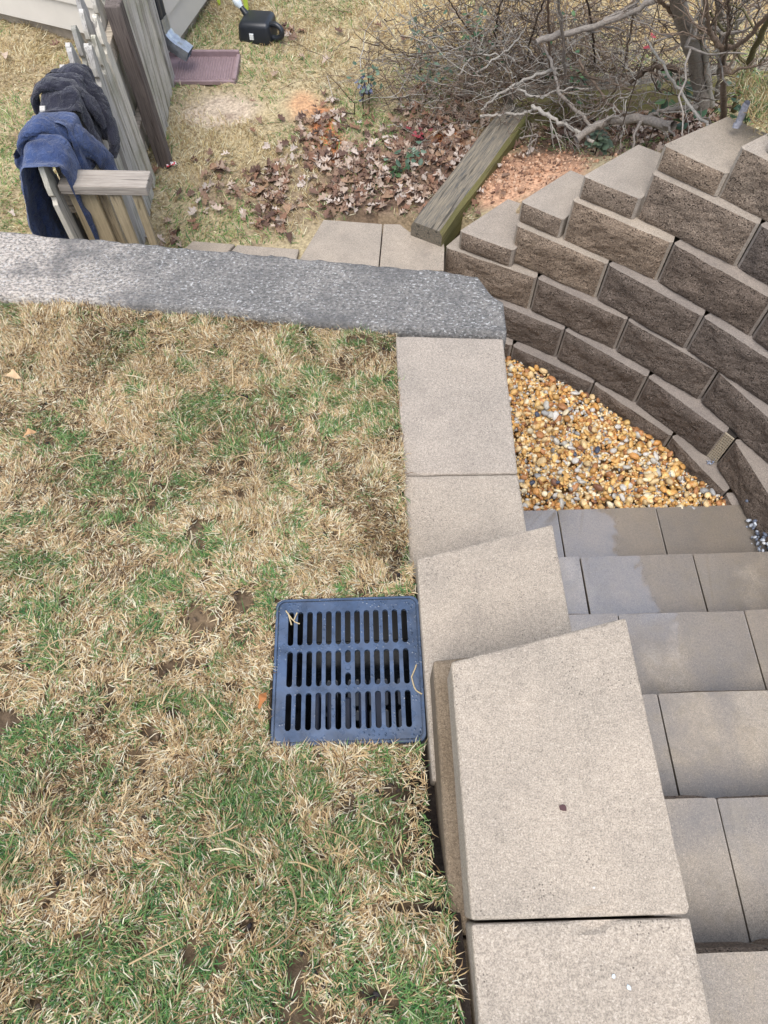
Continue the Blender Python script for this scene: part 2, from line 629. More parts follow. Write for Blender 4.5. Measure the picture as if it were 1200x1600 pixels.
keep = ~((xc > GX0) & (yc > GY0) & (yc < GY1))
n1 = vn(X, Y, 6, 50, 4)
C = np.array(lin(62, 53, 45)) + (np.array(lin(118, 100, 78)) - np.array(lin(62, 53, 45))) * n1[..., None]
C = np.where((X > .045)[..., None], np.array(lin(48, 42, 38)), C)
me = fast_mesh('lawn', np.stack([X.ravel(), Y.ravel(), Z.ravel()], 1), Q[keep].reshape(-1, 4), None, C.reshape(-1, 3), True)
link('lawn', me, SOILM, kind='structure', label='upper lawn soil sloping down to the concrete wall')


# ------------------------------------------------------------------ retaining wall blocks
def split_block_mesh(name, w, wb, d, h, seed, nx=34, nz=15, amp=.014, ch=.011, split=True, rim=-.004, skew=0.0):
    """block with front face toward -Y at y=0, split rough face, smooth chamfered sides, tapering to wb at the back.
    material 0 smooth, 1 split face"""
    bm = bmesh.new()
    xs = np.linspace(-w / 2 + ch, w / 2 - ch, nx)
    zs = np.linspace(0, h, nz)
    G = []
    off = Vector((seed * 3.7, seed * 1.3, seed * 2.1))
    for z in zs:
        row = []
        for x in xs:
            ex = min((x - xs[0]), (xs[-1] - x)) / .03
            ez = min(z, h - z) / .025
            e = min(1, ex) * min(1, ez)
            p = Vector((x, 0, z)) + off
            nn = mnoise.fractal(p * 8, 1.0, 2.0, 5) * .95 + mnoise.noise(p * 45) * .35
            y = -rim - .009 * (min(1, e) ** .6) - amp * nn * (.35 + .65 * e)
            if not split:
                y = 0
            zz = z
            if z == zs[-1] and split:
                y = min(y, .004)
                zz = z - .004 * abs(mnoise.noise(p * 30))
            row.append(bm.verts.new((x, y, zz)))
        G.append(row)
    for j in range(nz - 1):
        for i in range(nx - 1):
            f = bm.faces.new((G[j][i], G[j][i + 1], G[j + 1][i + 1], G[j + 1][i]))
            f.material_index = 1 if split else 0
            f.smooth = False
    L = [bm.verts.new((-w / 2, ch * 1.1, z)) for z in zs]
    Rr = [bm.verts.new((w / 2, ch * 1.1, z)) for z in zs]
    for j in range(nz - 1):
        bm.faces.new((L[j], G[j][0], G[j + 1][0], L[j + 1]))
        bm.faces.new((G[j][-1], Rr[j], Rr[j + 1], G[j + 1][-1]))
    bl = [bm.verts.new((-wb / 2 + skew, d, 0)), bm.verts.new((wb / 2 + skew, d, 0)), bm.verts.new((wb / 2 + skew, d, h)), bm.verts.new((-wb / 2 + skew, d, h))]
    bm.faces.new([bl[0]] + L + [bl[3]])
    bm.faces.new([bl[2]] + list(reversed(Rr)) + [bl[1]])
    bm.faces.new((bl[1], bl[0], bl[3], bl[2]))
    bm.faces.new([L[-1]] + G[-1] + [Rr[-1], bl[2], bl[3]])
    bm.faces.new([bl[0], bl[1], Rr[0]] + list(reversed(G[0])) + [L[0]])
    bmesh.ops.recalc_face_normals(bm, faces=bm.faces)
    me = bpy.data.meshes.new(name)
    bm.to_mesh(me)
    bm.free()
    return me


CH = .203
BW, BD = .455, .30
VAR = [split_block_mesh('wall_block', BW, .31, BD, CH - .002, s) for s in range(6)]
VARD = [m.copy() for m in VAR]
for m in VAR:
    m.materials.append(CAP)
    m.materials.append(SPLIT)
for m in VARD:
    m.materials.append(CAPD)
    m.materials.append(DAMP_SHADE)
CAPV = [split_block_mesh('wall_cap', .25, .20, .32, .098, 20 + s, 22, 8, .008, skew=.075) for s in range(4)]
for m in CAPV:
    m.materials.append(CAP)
    m.materials.append(SPLIT)


def place_chord(name, meshes, a, b, z, parent, w, back=0.0, gap=.003, label=None):
    a, b = np.array(a, float), np.array(b, float)
    c = (a + b) / 2
    d = b - a
    L = np.hypot(*d)
    ang = math.atan2(d[1], d[0])
    nrm = np.array([-d[1], d[0]]) / L          # points away from the pit
    c = c + nrm * back
    o = link(name, random.choice(meshes), None, parent)
    o.location = (c[0], c[1], z)
    o.rotation_euler = (0, 0, ang)
    o.scale = ((L - gap) / w, 1, 1)
    if label:
        o['label'] = label
    return o


wall = thing('retaining_wall', 'curved tan split-face block retaining wall stepping up around the gravel', 'wall', (1.0, 2.3, -1.4))
bpy.context.view_layer.update()


def P_(o, parent):
    """parent keeping world position for parents with pure translation"""
    o.location = Vector(o.location) - parent.location
    return o


J = {
    0: [(.30, 2.70), (.733, 2.476), (1.111, 2.217), (1.428, 1.889), (1.605, 1.572), (1.70, 1.13), (1.74, .67), (1.74, .21), (1.74, -.25)],
    1: [(.10, 2.78), (.555, 2.63), (.945, 2.389), (1.29, 2.089), (1.573, 1.76), None, (1.600, 1.728), (1.712, 1.285), (1.77, .83), (1.77, .37), (1.77, -.09)],
    2: [(.376, 2.753), (.792, 2.528), (1.166, 2.255), (1.499, 1.945), (1.735, 1.555), (1.80, 1.10), (1.80, .64), (1.80, .18), (1.80, -.28)],
    3: [(.673, 2.652), (1.046, 2.391), (1.387, 2.074), (1.69, 1.735), (1.82, 1.30), (1.83, .84), (1.83, .38), (1.83, -.08)],
    4: [(.868, 2.554), (1.236, 2.282), (1.553, 1.958), (1.80, 1.575), (1.86, 1.12), (1.86, .66), (1.86, .20)],
    5: [(1.115, 2.442), (1.453, 2.139), (1.755, 1.80), (1.89, 1.36), (1.89, .90), (1.89, .44), (1.89, -.02)],
    6: [(1.335, 2.300), (1.655, 1.985), (1.86, 1.58), (1.92, 1.13), (1.92, .67), (1.92, .21)],
}
WZ0 = -1.23
for k, js in J.items():
    zb = WZ0 + CH * (k - 1)
    for q, (a, b) in enumerate(zip(js[:-1], js[1:])):
        if a is None or b is None:
            continue
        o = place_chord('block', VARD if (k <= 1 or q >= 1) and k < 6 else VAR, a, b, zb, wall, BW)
        P_(o, wall)
for k, a, b in [(2, (.425, 2.725), (.668, 2.585)), (3, (.672, 2.665), (.845, 2.54)), (4, (.882, 2.555), (1.09, 2.405)), (5, (1.118, 2.452), (1.318, 2.275)), (6, (1.40, 2.255), (1.60, 2.065))]:
    o = place_chord('cap_block', CAPV, a, b, WZ0 + CH * k + .001, wall, .25, back=.02)
    P_(o, wall)
# straight run behind the concrete wall: the tops of blocks facing the pit
for pts in ([(-.36, 2.62), (.048, 2.61), (.078, 2.93), (-.215, 2.972)],
            [(.053, 2.61), (.36, 2.60), (.372, 2.745), (.372, 2.862), (.205, 2.862), (.165, 2.925), (.083, 2.93)],
            [(-.78, 2.60), (-.37, 2.56), (-.335, 2.79), (-.64, 2.83)],
            [(-1.0, 2.66), (-.79, 2.61), (-.65, 2.835), (-.86, 2.865)]):
    low = pts[0][0] < -.5
    o = link('top_block', bm_mesh('top_block', prism_bm(pts, -1.03, -.824 - (.02 if low else 0), .005)), CAP, wall)
    P_(o, wall)

# plastic weep vent in the open joint
VX = concrete_mat('vent_plastic', lin(170, 160, 140), lin(190, 180, 160), .1)
vent = thing('weep_vent', 'small pale perforated plastic weep vent in the block wall joint', 'vent', (1.588, 1.752, WZ0 + .003), math.radians(-52))
bm = bmesh.new()
for i in range(6):
    x = -.024 + i * .0096
    box_bm(x - .0022, x + .0022, 0, .006, 0, .192, bm=bm)
for j in range(13):
    z = .002 + j * .0156
    box_bm(-.026, .026, .001, .007, z, z + .006, bm=bm)
link('grid', bm_mesh('vent_grid', bm), VX, vent)
link('backing', bm_mesh('vent_back', box_bm(-.026, .026, .012, .05, 0, .192)), plain_mat('vent_dark', lin(50, 46, 42)), vent)

# ------------------------------------------------------------------ stairs
stairs = thing('stairs', 'wet tan concrete block stairs descending beside the lawn', 'stairs', (1.0, .5, -1.3))
NOSE = [1.508, 1.182, .863, .525, .196, -.132, -.46, -.79]
JX = [[.372, .823, 1.272, 1.70], [.36, .823, 1.283, 1.715], [.40, .86, 1.316, 1.72], [.405, .862, 1.318, 1.72], [.42, .88, 1.337, 1.74], [.42, .862, 1.32, 1.74], [.42, .88, 1.33, 1.74], [.42, .87, 1.33, 1.74]]
SV = {}


def tread_mesh(w, d, seed):
    me = split_block_mesh('tread_block', w, w - .004, d, CH - .003, seed, 30, 10, .004, .004, True, .0)
    return me


random.seed(11)
for i, (yn, js) in enumerate(zip(NOSE, JX)):
    zt = -1.226 + CH * i
    for q, (a, b) in enumerate(zip(js[:-1], js[1:])):
        w = b - a - .004
        me = tread_mesh(w, .42, 40 + i * 5 + q)
        me.materials.append(TREAD)
        me.materials.append(SPLIT)
        o = link('block', me, None, stairs)
        # split face looks downhill (+Y): rotate by pi
        o.location = ((a + b) / 2, yn - .002 + random.uniform(-.003, .003), zt - CH + .003 + random.uniform(-.0015, .0015))
        o.rotation_euler = (0, 0, math.pi + random.uniform(-.003, .003))
        P_(o, stairs)

# ------------------------------------------------------------------ side wall between lawn and stairs
side = thing('side_wall', 'tan block side wall with stepped smooth caps between lawn and stairs', 'wall', (.24, .5, -1.3))


def slab(name, pts, z0, z1, bev=.005, mat=CAP):
    bm = prism_bm(pts, z0, z1, bev, 2)
    xs_ = [p[0] for p in pts]
    ys_ = [p[1] for p in pts]
    for c in np.arange(min(xs_) + .015, max(xs_) - .01, .017):
        bmesh.ops.bisect_plane(bm, geom=list(bm.verts) + list(bm.edges) + list(bm.faces), plane_co=(c, 0, 0), plane_no=(1, 0, 0))
    for c in np.arange(min(ys_) + .015, max(ys_) - .01, .017):
        bmesh.ops.bisect_plane(bm, geom=list(bm.verts) + list(bm.edges) + list(bm.faces), plane_co=(0, c, 0), plane_no=(0, 1, 0))
    cxm, cym = sum(xs_) / len(xs_), sum(ys_) / len(ys_)
    # worn, chipped arrises
    for v in bm.verts:
        if v.co.z > z1 - bev * .9 and len(v.link_edges) > 0:
            flat = all(abs(f.normal.z) > .99 for f in v.link_faces)
            if not flat or any(abs(f.normal.z) < .9 for f in v.link_faces):
                q = Vector(v.co)
                n = mnoise.noise(q * 28) * .5 + mnoise.noise(q * 75) * .5
                chip = max(0, mnoise.noise(q * 9 + Vector((3, 1, 7))) - .32) * .03
                d = Vector((cxm - q.x, cym - q.y, 0)).normalized()
                v.co += d * (max(0, n) * .003 + chip) - Vector((0, 0, max(0, n) * .002 + chip * .7))
    o = link(name, bm_mesh(name, bm), mat, side)
    return P_(o, side)


slab('cap_slab', [(.075, .971), (.379, .966), (.392, 1.430), (.076, 1.452)], -.1, 0)
slab('cap_slab', [(.084, .48), (.384, .48), (.379, .962), (.075, .967)], -.1, 0.001)
slab('cap_slab', [(.091, .18), (.398, .18), (.389, .704), (.086, .630)], .115, .215)
slab('cap_slab', [(.121, -.037), (.4355, -.039), (.4365, -.030), (.4315, .411), (.121, .342)], .325, .425, .005)
slab('cap_slab', [(.120, -.50), (.436, -.50), (.436, -.043), (.121, -.041)], .325, .424, .005)
slab('cap_slab', [(.120, -.96), (.436, -.96), (.436, -.503), (.120, -.503)], .325, .426, .005)
# course blocks (their split faces look at the stairs)
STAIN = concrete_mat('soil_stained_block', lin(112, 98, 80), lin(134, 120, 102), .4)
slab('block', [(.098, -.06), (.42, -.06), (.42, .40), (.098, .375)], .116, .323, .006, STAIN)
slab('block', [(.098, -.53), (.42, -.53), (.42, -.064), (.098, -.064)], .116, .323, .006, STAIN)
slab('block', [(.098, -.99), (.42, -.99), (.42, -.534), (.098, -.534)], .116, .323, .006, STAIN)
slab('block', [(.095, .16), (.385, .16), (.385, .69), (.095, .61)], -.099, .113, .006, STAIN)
random.seed(5)
for k in range(6):
    zb = -.1 - CH * (k + 1)
    y = 1.43 - (k % 2) * .22
    while y > -.7:
        o = link('block', random.choice(VAR), None, side)
        o.location = (.385, y - BW / 2, zb)
        o.rotation_euler = (0, 0, math.pi / 2)
        P_(o, side)
        y -= BW + .003
for y in (-.3, -.76):
    o = link('block', VAR[2], None, side)
    o.location = (.41, y, -.1)
    o.rotation_euler = (0, 0, math.pi / 2)
    P_(o, side)

# ------------------------------------------------------------------ concrete wall at the lawn's far edge
m, nt, b = new_mat('old_concrete')
N = NB(nt)
v = N.worldvec()
big = N.noise(v, 2.2, 5, .65)
base = N.mix(N.ramp(big, [(.35, 0.0), (.65, 1.0)]), lin(112, 110, 106), lin(156, 150, 142))
sx = N.n('ShaderNodeSeparateXYZ')
N.l(v, sx.inputs[0])
leftm = N.math('ADD', N.ramp(N.math('MULTIPLY', N.math('ADD', sx.outputs[0], 1.3), 1.0), [(.1, 1.0), (.75, 0.0)]), N.math('MULTIPLY', N.math('SUBTRACT', big, .5), .8))
base = N.mix(N.ramp(leftm, [(.25, 0.0), (.7, .85)]), base, lin(204, 192, 178))
mp = N.n('ShaderNodeMapping')
mp.inputs['Scale'].default_value = (.7, 1, 1)
mp.inputs['Rotation'].default_value = (0, 0, math.radians(9))
N.l(v, mp.inputs['Vector'])
ag = N.noise(mp.outputs[0], 135, 5, .75)
base = N.mix(N.ramp(ag, [(.40, .85), (.58, 0.0)]), base, lin(72, 71, 70))
base = N.mix(N.ramp(N.noise(mp.outputs[0], 140, 3, .7), [(.56, 0.0), (.66, .7)]), base, lin(206, 205, 202))
stn = N.noise(v, 4.5, 5, .7)
base = N.mix(N.ramp(stn, [(.46, 0.0), (.66, .75)]), base, lin(84, 83, 82))
N.l(base, b.inputs['Base Color'])
b.inputs['Roughness'].default_value = .9
N.l(N.bump(N.math('ADD', ag, N.noise(v, 45, 4, .7)), 1.0, .006), b.inputs['Normal'])
OLDC = m
F_ = np.array([(-2.6, 1.83), (-1.128, 1.645), (-.536, 1.570), (.08, 1.468), (.403, 1.438)])
B_ = np.array([(-2.6, 2.14), (-1.195, 1.945), (-.355, 1.812), (.25, 1.712), (.408, 1.668)])
nu, nv = 220, 26
s = np.linspace(0, 1, nu)
fx = np.interp(s, np.linspace(0, 1, 5), F_[:, 0]); fy = np.interp(fx, F_[:, 0], F_[:, 1])
bx = np.linspace(B_[0, 0], B_[-1, 0], nu); by = np.interp(bx, B_[:, 0], B_[:, 1])
fx = np.linspace(F_[0, 0], F_[-1, 0], nu); fy = np.interp(fx, F_[:, 0], F_[:, 1])
# cross-section parameter: front face up, top across, back face down
prof = [(0, -1.45), (0, -.7), (0, -.2), (0, -.08), (0, -.03), (0.01, -.012), (.03, .001)] + [(t, .006) for t in np.linspace(.06, .94, nv)] + [(.97, .0), (.99, -.014), (1, -.035), (1, -.09), (1, -.25), (1, -.7), (1, -1.45)]
V = []
for (t, z) in prof:
    xx = fx + (bx - fx) * t
    yy = fy + (by - fy) * t
    rough = (vn(xx * 3, yy * 3 + z * 3, 9, 81, 4) - .5)
    edge = 1.0 if t in (0, 1) or z < .004 else .35
    zz = z + rough * .012 * edge * (1 if z > -.3 else 0)
    yy = yy + (vn(xx, yy + z * 2, 26, 83, 3) - .5) * (.018 if edge == 1 and z > -.3 else 0)
    # knocked-off corner at the right end
    c = np.clip((xx - .34) / .07, 0, 1) * np.clip((t - .55) / .45, 0, 1)
    zz = zz - .03 * c * (z > -.05)
    V.append(np.stack([xx - c * .03, yy - c * .05, zz], 1))
V = np.array(V)
m_, n_ = V.shape[:2]
ii = np.arange(m_ * n_).reshape(m_, n_)
Q = np.stack([ii[:-1, :-1], ii[:-1, 1:], ii[1:, 1:], ii[1:, :-1]], -1).reshape(-1, 4)
Vf = V.reshape(-1, 3)
ends = []
for col_, fl in ((n_ - 1, 1), (0, -1)):
    c0 = len(Vf)
    Vf = np.vstack([Vf, V[:, col_].mean(0)[None]])
    ring = ii[:, col_]
    for a, b2 in zip(ring, np.roll(ring, -1)):
        ends.append((a, b2, c0) if fl > 0 else (b2, a, c0))
me = fast_mesh('concrete_wall', Vf, Q, ends, None, False)
bm = bmesh.new(); bm.from_mesh(me); bmesh.ops.recalc_face_normals(bm, faces=bm.faces); bm.to_mesh(me); bm.free()
link('concrete_wall', me, OLDC, label='old grey weathered poured concrete wall along the top of the lawn', cat='wall')

# ------------------------------------------------------------------ drain grate and basin
m, nt, b = new_mat('grate_plastic_sky_tint')
N = NB(nt)
v = N.worldvec()
f = N.noise(v, 22, 4, .6, .5)
N.l(N.mix(N.ramp(f, [(.35, 0.0), (.65, 1.0)]), lin(44, 58, 78), lin(64, 82, 108)), b.inputs['Base Color'])  # blue of the reflected sky is put into the black plastic's base colour
N.l(N.ramp(N.noise(v, 30, 3, .6), [(.4, .16), (.6, .38)]), b.inputs['Roughness'])
vo = N.n('ShaderNodeTexVoronoi')
vo.inputs['Scale'].default_value = 130
N.l(v, vo.inputs['Vector'])
dm = N.ramp(N.noise(v, 16, 2, .5), [(.52, 0.0), (.62, 1.0)])
dr = N.math('MULTIPLY', N.ramp(vo.outputs['Distance'], [(.1, 1.0), (.34, 0.0)]), dm)
N.l(N.bump(dr, .6, .004), b.inputs['Normal'])
b.inputs['Specular IOR Level'].default_value = .7
GRM = m
BLACK = plain_mat('basin_black', (.010, .011, .013), .35, .5)
grate = thing('drain_grate', 'square blue-grey plastic drain grate with three rows of slots set in grass', 'drain', ((GX0 + GX1) / 2, (GY0 + GY1) / 2, GZ - .02))
HW = (GX1 - GX0) / 2


def grate_mesh():
    bm = bmesh.new()
    T = .010        # slab thickness
    inner = HW - .006

    def ring(outer, inn, z):
        n = len(inn)
        ov = [bm.verts.new((x, y, z)) for x, y in outer]
        iv = [bm.verts.new((x, y, z)) for x, y in inn]
        dv = [bm.verts.new((x, y, z - T)) for x, y in inn]
        for i in range(n):
            k = (i + 1) % n
            bm.faces.new((ov[i], ov[k], iv[k], iv[i]))
            bm.faces.new((iv[i], iv[k], dv[k], dv[i]))

    def cell(x0, x1, y0, y1, sx0, sx1, sy0, sy1, z):
        """rectangular cell with one stadium slot"""
        r = (sx1 - sx0) / 2
        cx = (sx0 + sx1) / 2
        inn, out = [], []
        K = 8
        for i in range(K + 1):
            a = math.pi * i / K
            inn.append((cx + r * math.cos(a), sy1 - r + r * math.sin(a)))
            out.append((x1 if i == 0 else x0 if i == K else cx + (x1 - x0) / 2 * math.cos(a) * 1.0, y1))
        for i in range(K + 1):
            a = math.pi + math.pi * i / K
            inn.append((cx + r * math.cos(a), sy0 + r + r * math.sin(a)))
            out.append((x0 if i == 0 else x1 if i == K else cx + (x1 - x0) / 2 * math.cos(a), y0))
        ring(out, inn, z)

    z = .020
    mx, my = .0235, .0235
    cw = (2 * HW - 2 * mx) / 13
    # 13 columns, 3 rows
    rows = 3
    chh = (2 * HW - 2 * my) / rows
    for r_ in range(rows):
        for c in range(13):
            x0 = -HW + mx + c * cw
            y0 = -HW + my + r_ * chh
            sx0, sx1 = x0 + cw * .20, x0 + cw * .80
            sy0, sy1 = y0 + .0062, y0 + chh - .0062
            if r_ == 1 and c == 6:
                ym = y0 + chh / 2
                cell(x0, x0 + cw, y0, ym, sx0, sx1, sy0, ym - .010, z)
                cell(x0, x0 + cw, ym, y0 + chh, sx0, sx1, ym + .010, sy1, z)
            else:
                cell(x0, x0 + cw, y0, y0 + chh, sx0, sx1, sy0, sy1, z)
    # border plate from slot field to rounded outline, then groove and rim
    def rrect(h, r, n=6):
        pts = []
        for qx, qy, a0 in ((1, 1, 0), (-1, 1, 90), (-1, -1, 180), (1, -1, 270)):
            for i in range(n + 1):
                a = math.radians(a0 + 90 * i / n)
                pts.append((qx * (h - r) + r * math.cos(a), qy * (h - r) + r * math.sin(a)))
        return pts
    loops = [([(x, y) for x, y in rrect(HW - mx, .0004)], z), (rrect(HW - .0085, .014), z), (rrect(HW - .0082, .014), z - .004), (rrect(HW - .0062, .015), z - .004), (rrect(HW - .006, .015), z + .001), (rrect(HW - .0015, .017), z + .001), (rrect(HW - .0002, .018), z - .001), (rrect(HW - .0002, .018), z - .02)]
    prev = None
    for pts, zz in loops:
        cur = [bm.verts.new((x, y, zz)) for x, y in pts]
        if prev:
            n = len(cur)
            for i in range(n):
                k = (i + 1) % n
                bm.faces.new((prev[i], prev[k], cur[k], cur[i]))
        prev = cur
    return bm


grille = link('grille', bm_mesh('grille', grate_mesh()), GRM, grate)
# screw boss in the middle, raised lettering strokes by the rim
bm = bmesh.new()
bmesh.ops.create_cone(bm, cap_ends=True, segments=14, radius1=.0055, radius2=.0045, depth=.002)
bmesh.ops.translate(bm, verts=bm.verts, vec=(0, 0, .021))
link('screw_boss', bm_mesh('screw_boss', bm), GRM, grille)
bm = bmesh.new()
for (x0, x1, y0, y1, zt) in ((-HW + .001, HW - .001, -HW + .001, -HW + .006, 0), (-HW + .001, HW - .001, HW - .006, HW - .001, 0), (-HW + .001, -HW + .006, -HW + .006, HW - .006, 0), (HW - .006, HW - .001, -HW + .006, HW - .006, 0)):
    box_bm(x0, x1, y0, y1, -.33, -.002, bm=bm)
box_bm(-HW + .006, HW - .006, -HW + .006, HW - .006, -.335, -.33, bm=bm)
link('basin', bm_mesh('basin', bm), BLACK, grate)
WATER = plain_mat('basin_water', (.012, .015, .02), .03, .6, var=0)
link('water', bm_mesh('basin_water', box_bm(-HW + .007, HW - .007, -HW + .007, HW - .007, -.329, -.26)), WATER, grate)
bm = bmesh.new()
for k in range(5):
    box_bm(-.085 + k * .034, -.067 + k * .034, -.125, -.02 + .012 * math.sin(k * 2.1), -.20, -.10, bm=bm, bev=.004)
link('rib', bm_mesh('basin_rib', bm), plain_mat('basin_rib_plastic', lin(44, 52, 72), .4), grate)
# raised moulded numerals and letter strokes: text on the rim
def text_part(txt, size, loc, rz, parent, mat, name='lettering', ext=.0005):
    cu = bpy.data.curves.new(name, 'FONT')
    cu.body = txt
    cu.size = size
    cu.extrude = ext
    cu.align_x = 'CENTER'
    cu.align_y = 'CENTER'
    t = bpy.data.objects.new(name, cu)
    COL.objects.link(t)
    bpy.context.view_layer.update()
    dg = bpy.context.evaluated_depsgraph_get()
    me = bpy.data.meshes.new_from_object(t.evaluated_get(dg))
    bpy.data.objects.remove(t)
    me.materials.clear()
    o = link(name, me, mat, parent)
    o.location = loc
    o.rotation_euler = (0, 0, rz)
    return o


text_part('24', .013, (.002, HW - .0150, .0203), 0, grille, GRM)

# ------------------------------------------------------------------ grass
STRAW = np.array([lin(206, 188, 150), lin(186, 164, 122), lin(166, 142, 104), lin(222, 210, 180), lin(150, 124, 92), lin(196, 172, 134)])
GREEN = np.array([lin(100, 136, 76), lin(84, 124, 70), lin(126, 152, 92), lin(68, 106, 66), lin(146, 162, 116)])
BROWN = np.array([lin(120, 96, 70), lin(98, 78, 60)])


def grass_mesh(name, P, az, tilt, bend, L, W, C, twist):
    n = len(P)
    h1 = np.stack([np.cos(az), np.sin(az), np.zeros(n)], 1)
    az2 = az + twist
    h2 = np.stack([np.cos(az2), np.sin(az2), np.zeros(n)], 1)
    k = np.array([0, 0, 1.0])
    t2 = tilt - bend
    mid = P + (L * .55)[:, None] * (np.cos(tilt)[:, None] * h1 + np.sin(tilt)[:, None] * k)
    tip = mid + (L * .45)[:, None] * (np.cos(t2)[:, None] * h2 + np.sin(t2)[:, None] * k)
    roll = np.random.default_rng(len(P)).uniform(-.7, .7, n)
    w = np.stack([-np.sin(az), np.cos(az), np.zeros(n)], 1) * np.cos(roll)[:, None] + np.sin(roll)[:, None] * k
    w = w * (W / 2)[:, None]
    V = np.stack([P - w * .8, P + w * .8, mid + w, mid - w, tip], 1).reshape(-1, 3)
    o = np.arange(n)[:, None] * 5
    Q = o + np.array([0, 1, 2, 3])
    T = o + np.array([3, 2, 4])
    cc = np.repeat(C, 5, 0)
    return fast_mesh(name, V, Q, T, cc)


def seam(x, y):
    """dark joints between sod strips"""
    s1 = np.abs(y - (.90 + .05 * (vn(x, y, 3, 90) - .5) * 2)) < .011
    s2 = (np.abs(y - (.03 + .06 * (vn(x, y, 3, 91) - .5) * 2)) < .008) & (x > -.45)
    s3 = (np.abs(y - (.45 + .05 * (vn(x, y, 4, 92) - .5) * 2)) < .008) & (x < -.35)
    return (s1 | s2 | s3) & (vn(x, y, 17, 94, 2) > .46)


def upper_grass(n, seed, x0=-1.45, x1=.10, y0=-.45):
    g = np.random.default_rng(seed)
    x = g.uniform(x0, x1, n)
    y = g.uniform(y0, 1.9, n)
    front = np.interp(x, F_[:, 0], F_[:, 1])
    bare = vn(x, y, 7, 60, 3)
    keep = (y < front + .004) & ~seam(x, y) & (bare > .15 + .12 * g.random(n)) & (vn(x, y, 24, 68, 2) > .22 + .10 * g.random(n))
    keep &= ~((x > GX0 - .004) & (x < GX1 + .01) & (y > GY0 - .004) & (y < GY1 + .006))
    keep &= (x < .082) | (y < .03)
    edge = (x > .035 - .03 * vn(x, y, 9, 63)) & (y > .02)
    keep &= ~(edge & (g.random(n) < np.where(y < .3, .7, .15)))
    x, y = x[keep], y[keep]
    n = len(x)
    gn = vn(x, y, 4.2, 21, 3) * .38 + vn(x, y, 16, 23, 2) * .37 + vn(x, y, 38, 25) * .25
    gp = sstep(.45, .66, gn + .10 * sstep(.7, -.2, y) - .05 * sstep(.9, 1.4, y)) * .58 + .03
    isg = g.random(n) < gp
    az = vn(x, y, 5, 30, 2) * 14 + vn(x, y, 19, 33) * 5 + g.normal(0, .9, n)
    tilt = np.abs(g.normal(.22, .22, n))
    tilt = np.where(isg, np.abs(g.normal(.55, .32, n)), tilt)
    # upright dry tufts beside the concrete wall and here and there
    tuft = ((y > front[keep] - .28) | (vn(x, y, 6, 37, 2) > .64)) & ~isg & (g.random(n) < .6)
    tilt = np.where(tuft, np.abs(g.normal(.85, .35, n)), tilt)
    L = g.gamma(6, .0031, n)
    L = np.clip(L, .008, .05)
    # blades close to the drain lean clear of it
    W = g.uniform(.0010, .0022, n)
    C = np.minimum(STRAW[g.integers(0, len(STRAW), n)] * g.uniform(.95, 1.5, (n, 1)) * np.array([1, 1.0, 1.02]), .88)
    cream = g.random(n) < .14
    C = np.where(cream[:, None], np.array(lin(234, 224, 198)) * g.uniform(.9, 1.05, (n, 1)), C)
    br = g.random(n) < .10 + .25 * (vn(x, y, 5, 66, 2) > .6)
    C = np.where(br[:, None], BROWN[g.integers(0, 2, n)] * g.uniform(.8, 1.2, (n, 1)), C)
    C = np.where(isg[:, None], GREEN[g.integers(0, len(GREEN), n)] * g.uniform(.85, 1.4, (n, 1)), C)
    hx = np.cos(az); hy = np.sin(az)
    tx, ty = x + hx * L * .8, y + hy * L * .8
    bad = (tx > GX0 + .012) & (ty > GY0 + .012) & (ty < GY1 - .006) & (tx < GX1)
    az = np.where(bad, az + np.pi, az)
    over = (tx > .085) & (g.random(n) < .85)
    az = np.where(over, np.pi - az, az)
    P = np.stack([x, y, lawn_z(x, y) - .008 + g.random(n) * .010], 1)
    return P, az, tilt, g.normal(.35, .4, n), L, W, C, g.normal(0, .45, n)


args = upper_grass(660000, 1)
outer = upper_grass(110000, 4, -2.4, -1.45, -.6)
outer = outer[:5] + (outer[5] * 2.0,) + outer[6:]
args = [np.concatenate([a_, b_]) for a_, b_ in zip(args, outer)]
link('grass', grass_mesh('grass', *args), GRASS, kind='stuff', label='matted straw-coloured dormant grass with green patches on the upper lawn', cat='grass')

# long loose straws lying over the lawn, the drain rim and the wall edge
g = np.random.default_rng(3)
paths, rad, cols = [], [], []
spots = [(x, y) for x, y in zip(g.uniform(-1.3, .02, 230), g.uniform(-.3, 1.5, 230))]
for (x, y) in spots:
    L = g.uniform(.035, .10)
    a = g.uniform(0, 6.28)
    ts = np.linspace(-.5, .5, 7)
    bow = g.normal(0, .25)
    xx = x + np.cos(a) * ts * L - np.sin(a) * (ts ** 2 - .08) * L * bow * 2
    yy = y + np.sin(a) * ts * L + np.cos(a) * (ts ** 2 - .08) * L * bow * 2
    if ((xx > GX0 - .01) & (yy > GY0 - .01) & (yy < GY1 + .01)).any() or (xx > .06).any() or (yy > np.interp(xx, F_[:, 0], F_[:, 1])).any():
        continue
    zz = lawn_z(xx, yy) + .016 + .010 * np.abs(g.normal(0, 1)) * (1 - 4 * ts ** 2)
    paths.append(np.stack([xx, yy, zz], 1))
    rad.append(np.linspace(.0018, .0008, 7) * g.uniform(.7, 1.2))
    cols.append(STRAW[g.integers(0, 6)] * g.uniform(.9, 1.2))
for pts in ([(-.195, .535), (-.178, .512), (-.165, .505)], [(-.178, .512), (-.171, .53)], [(-.190, .53), (-.182, .503)], [(.064, .385), (.070, .36), (.083, .35)], [(.064, .385), (.072, .402), (.075, .41)]):
    p = np.array([(x, y, GZ + .003) for x, y in pts])
    p = spline(p, 6)
    paths.append(p); rad.append(np.full(6, .0015)); cols.append(STRAW[0] * 1.1)
V, Q = tubes(paths, rad, 4)
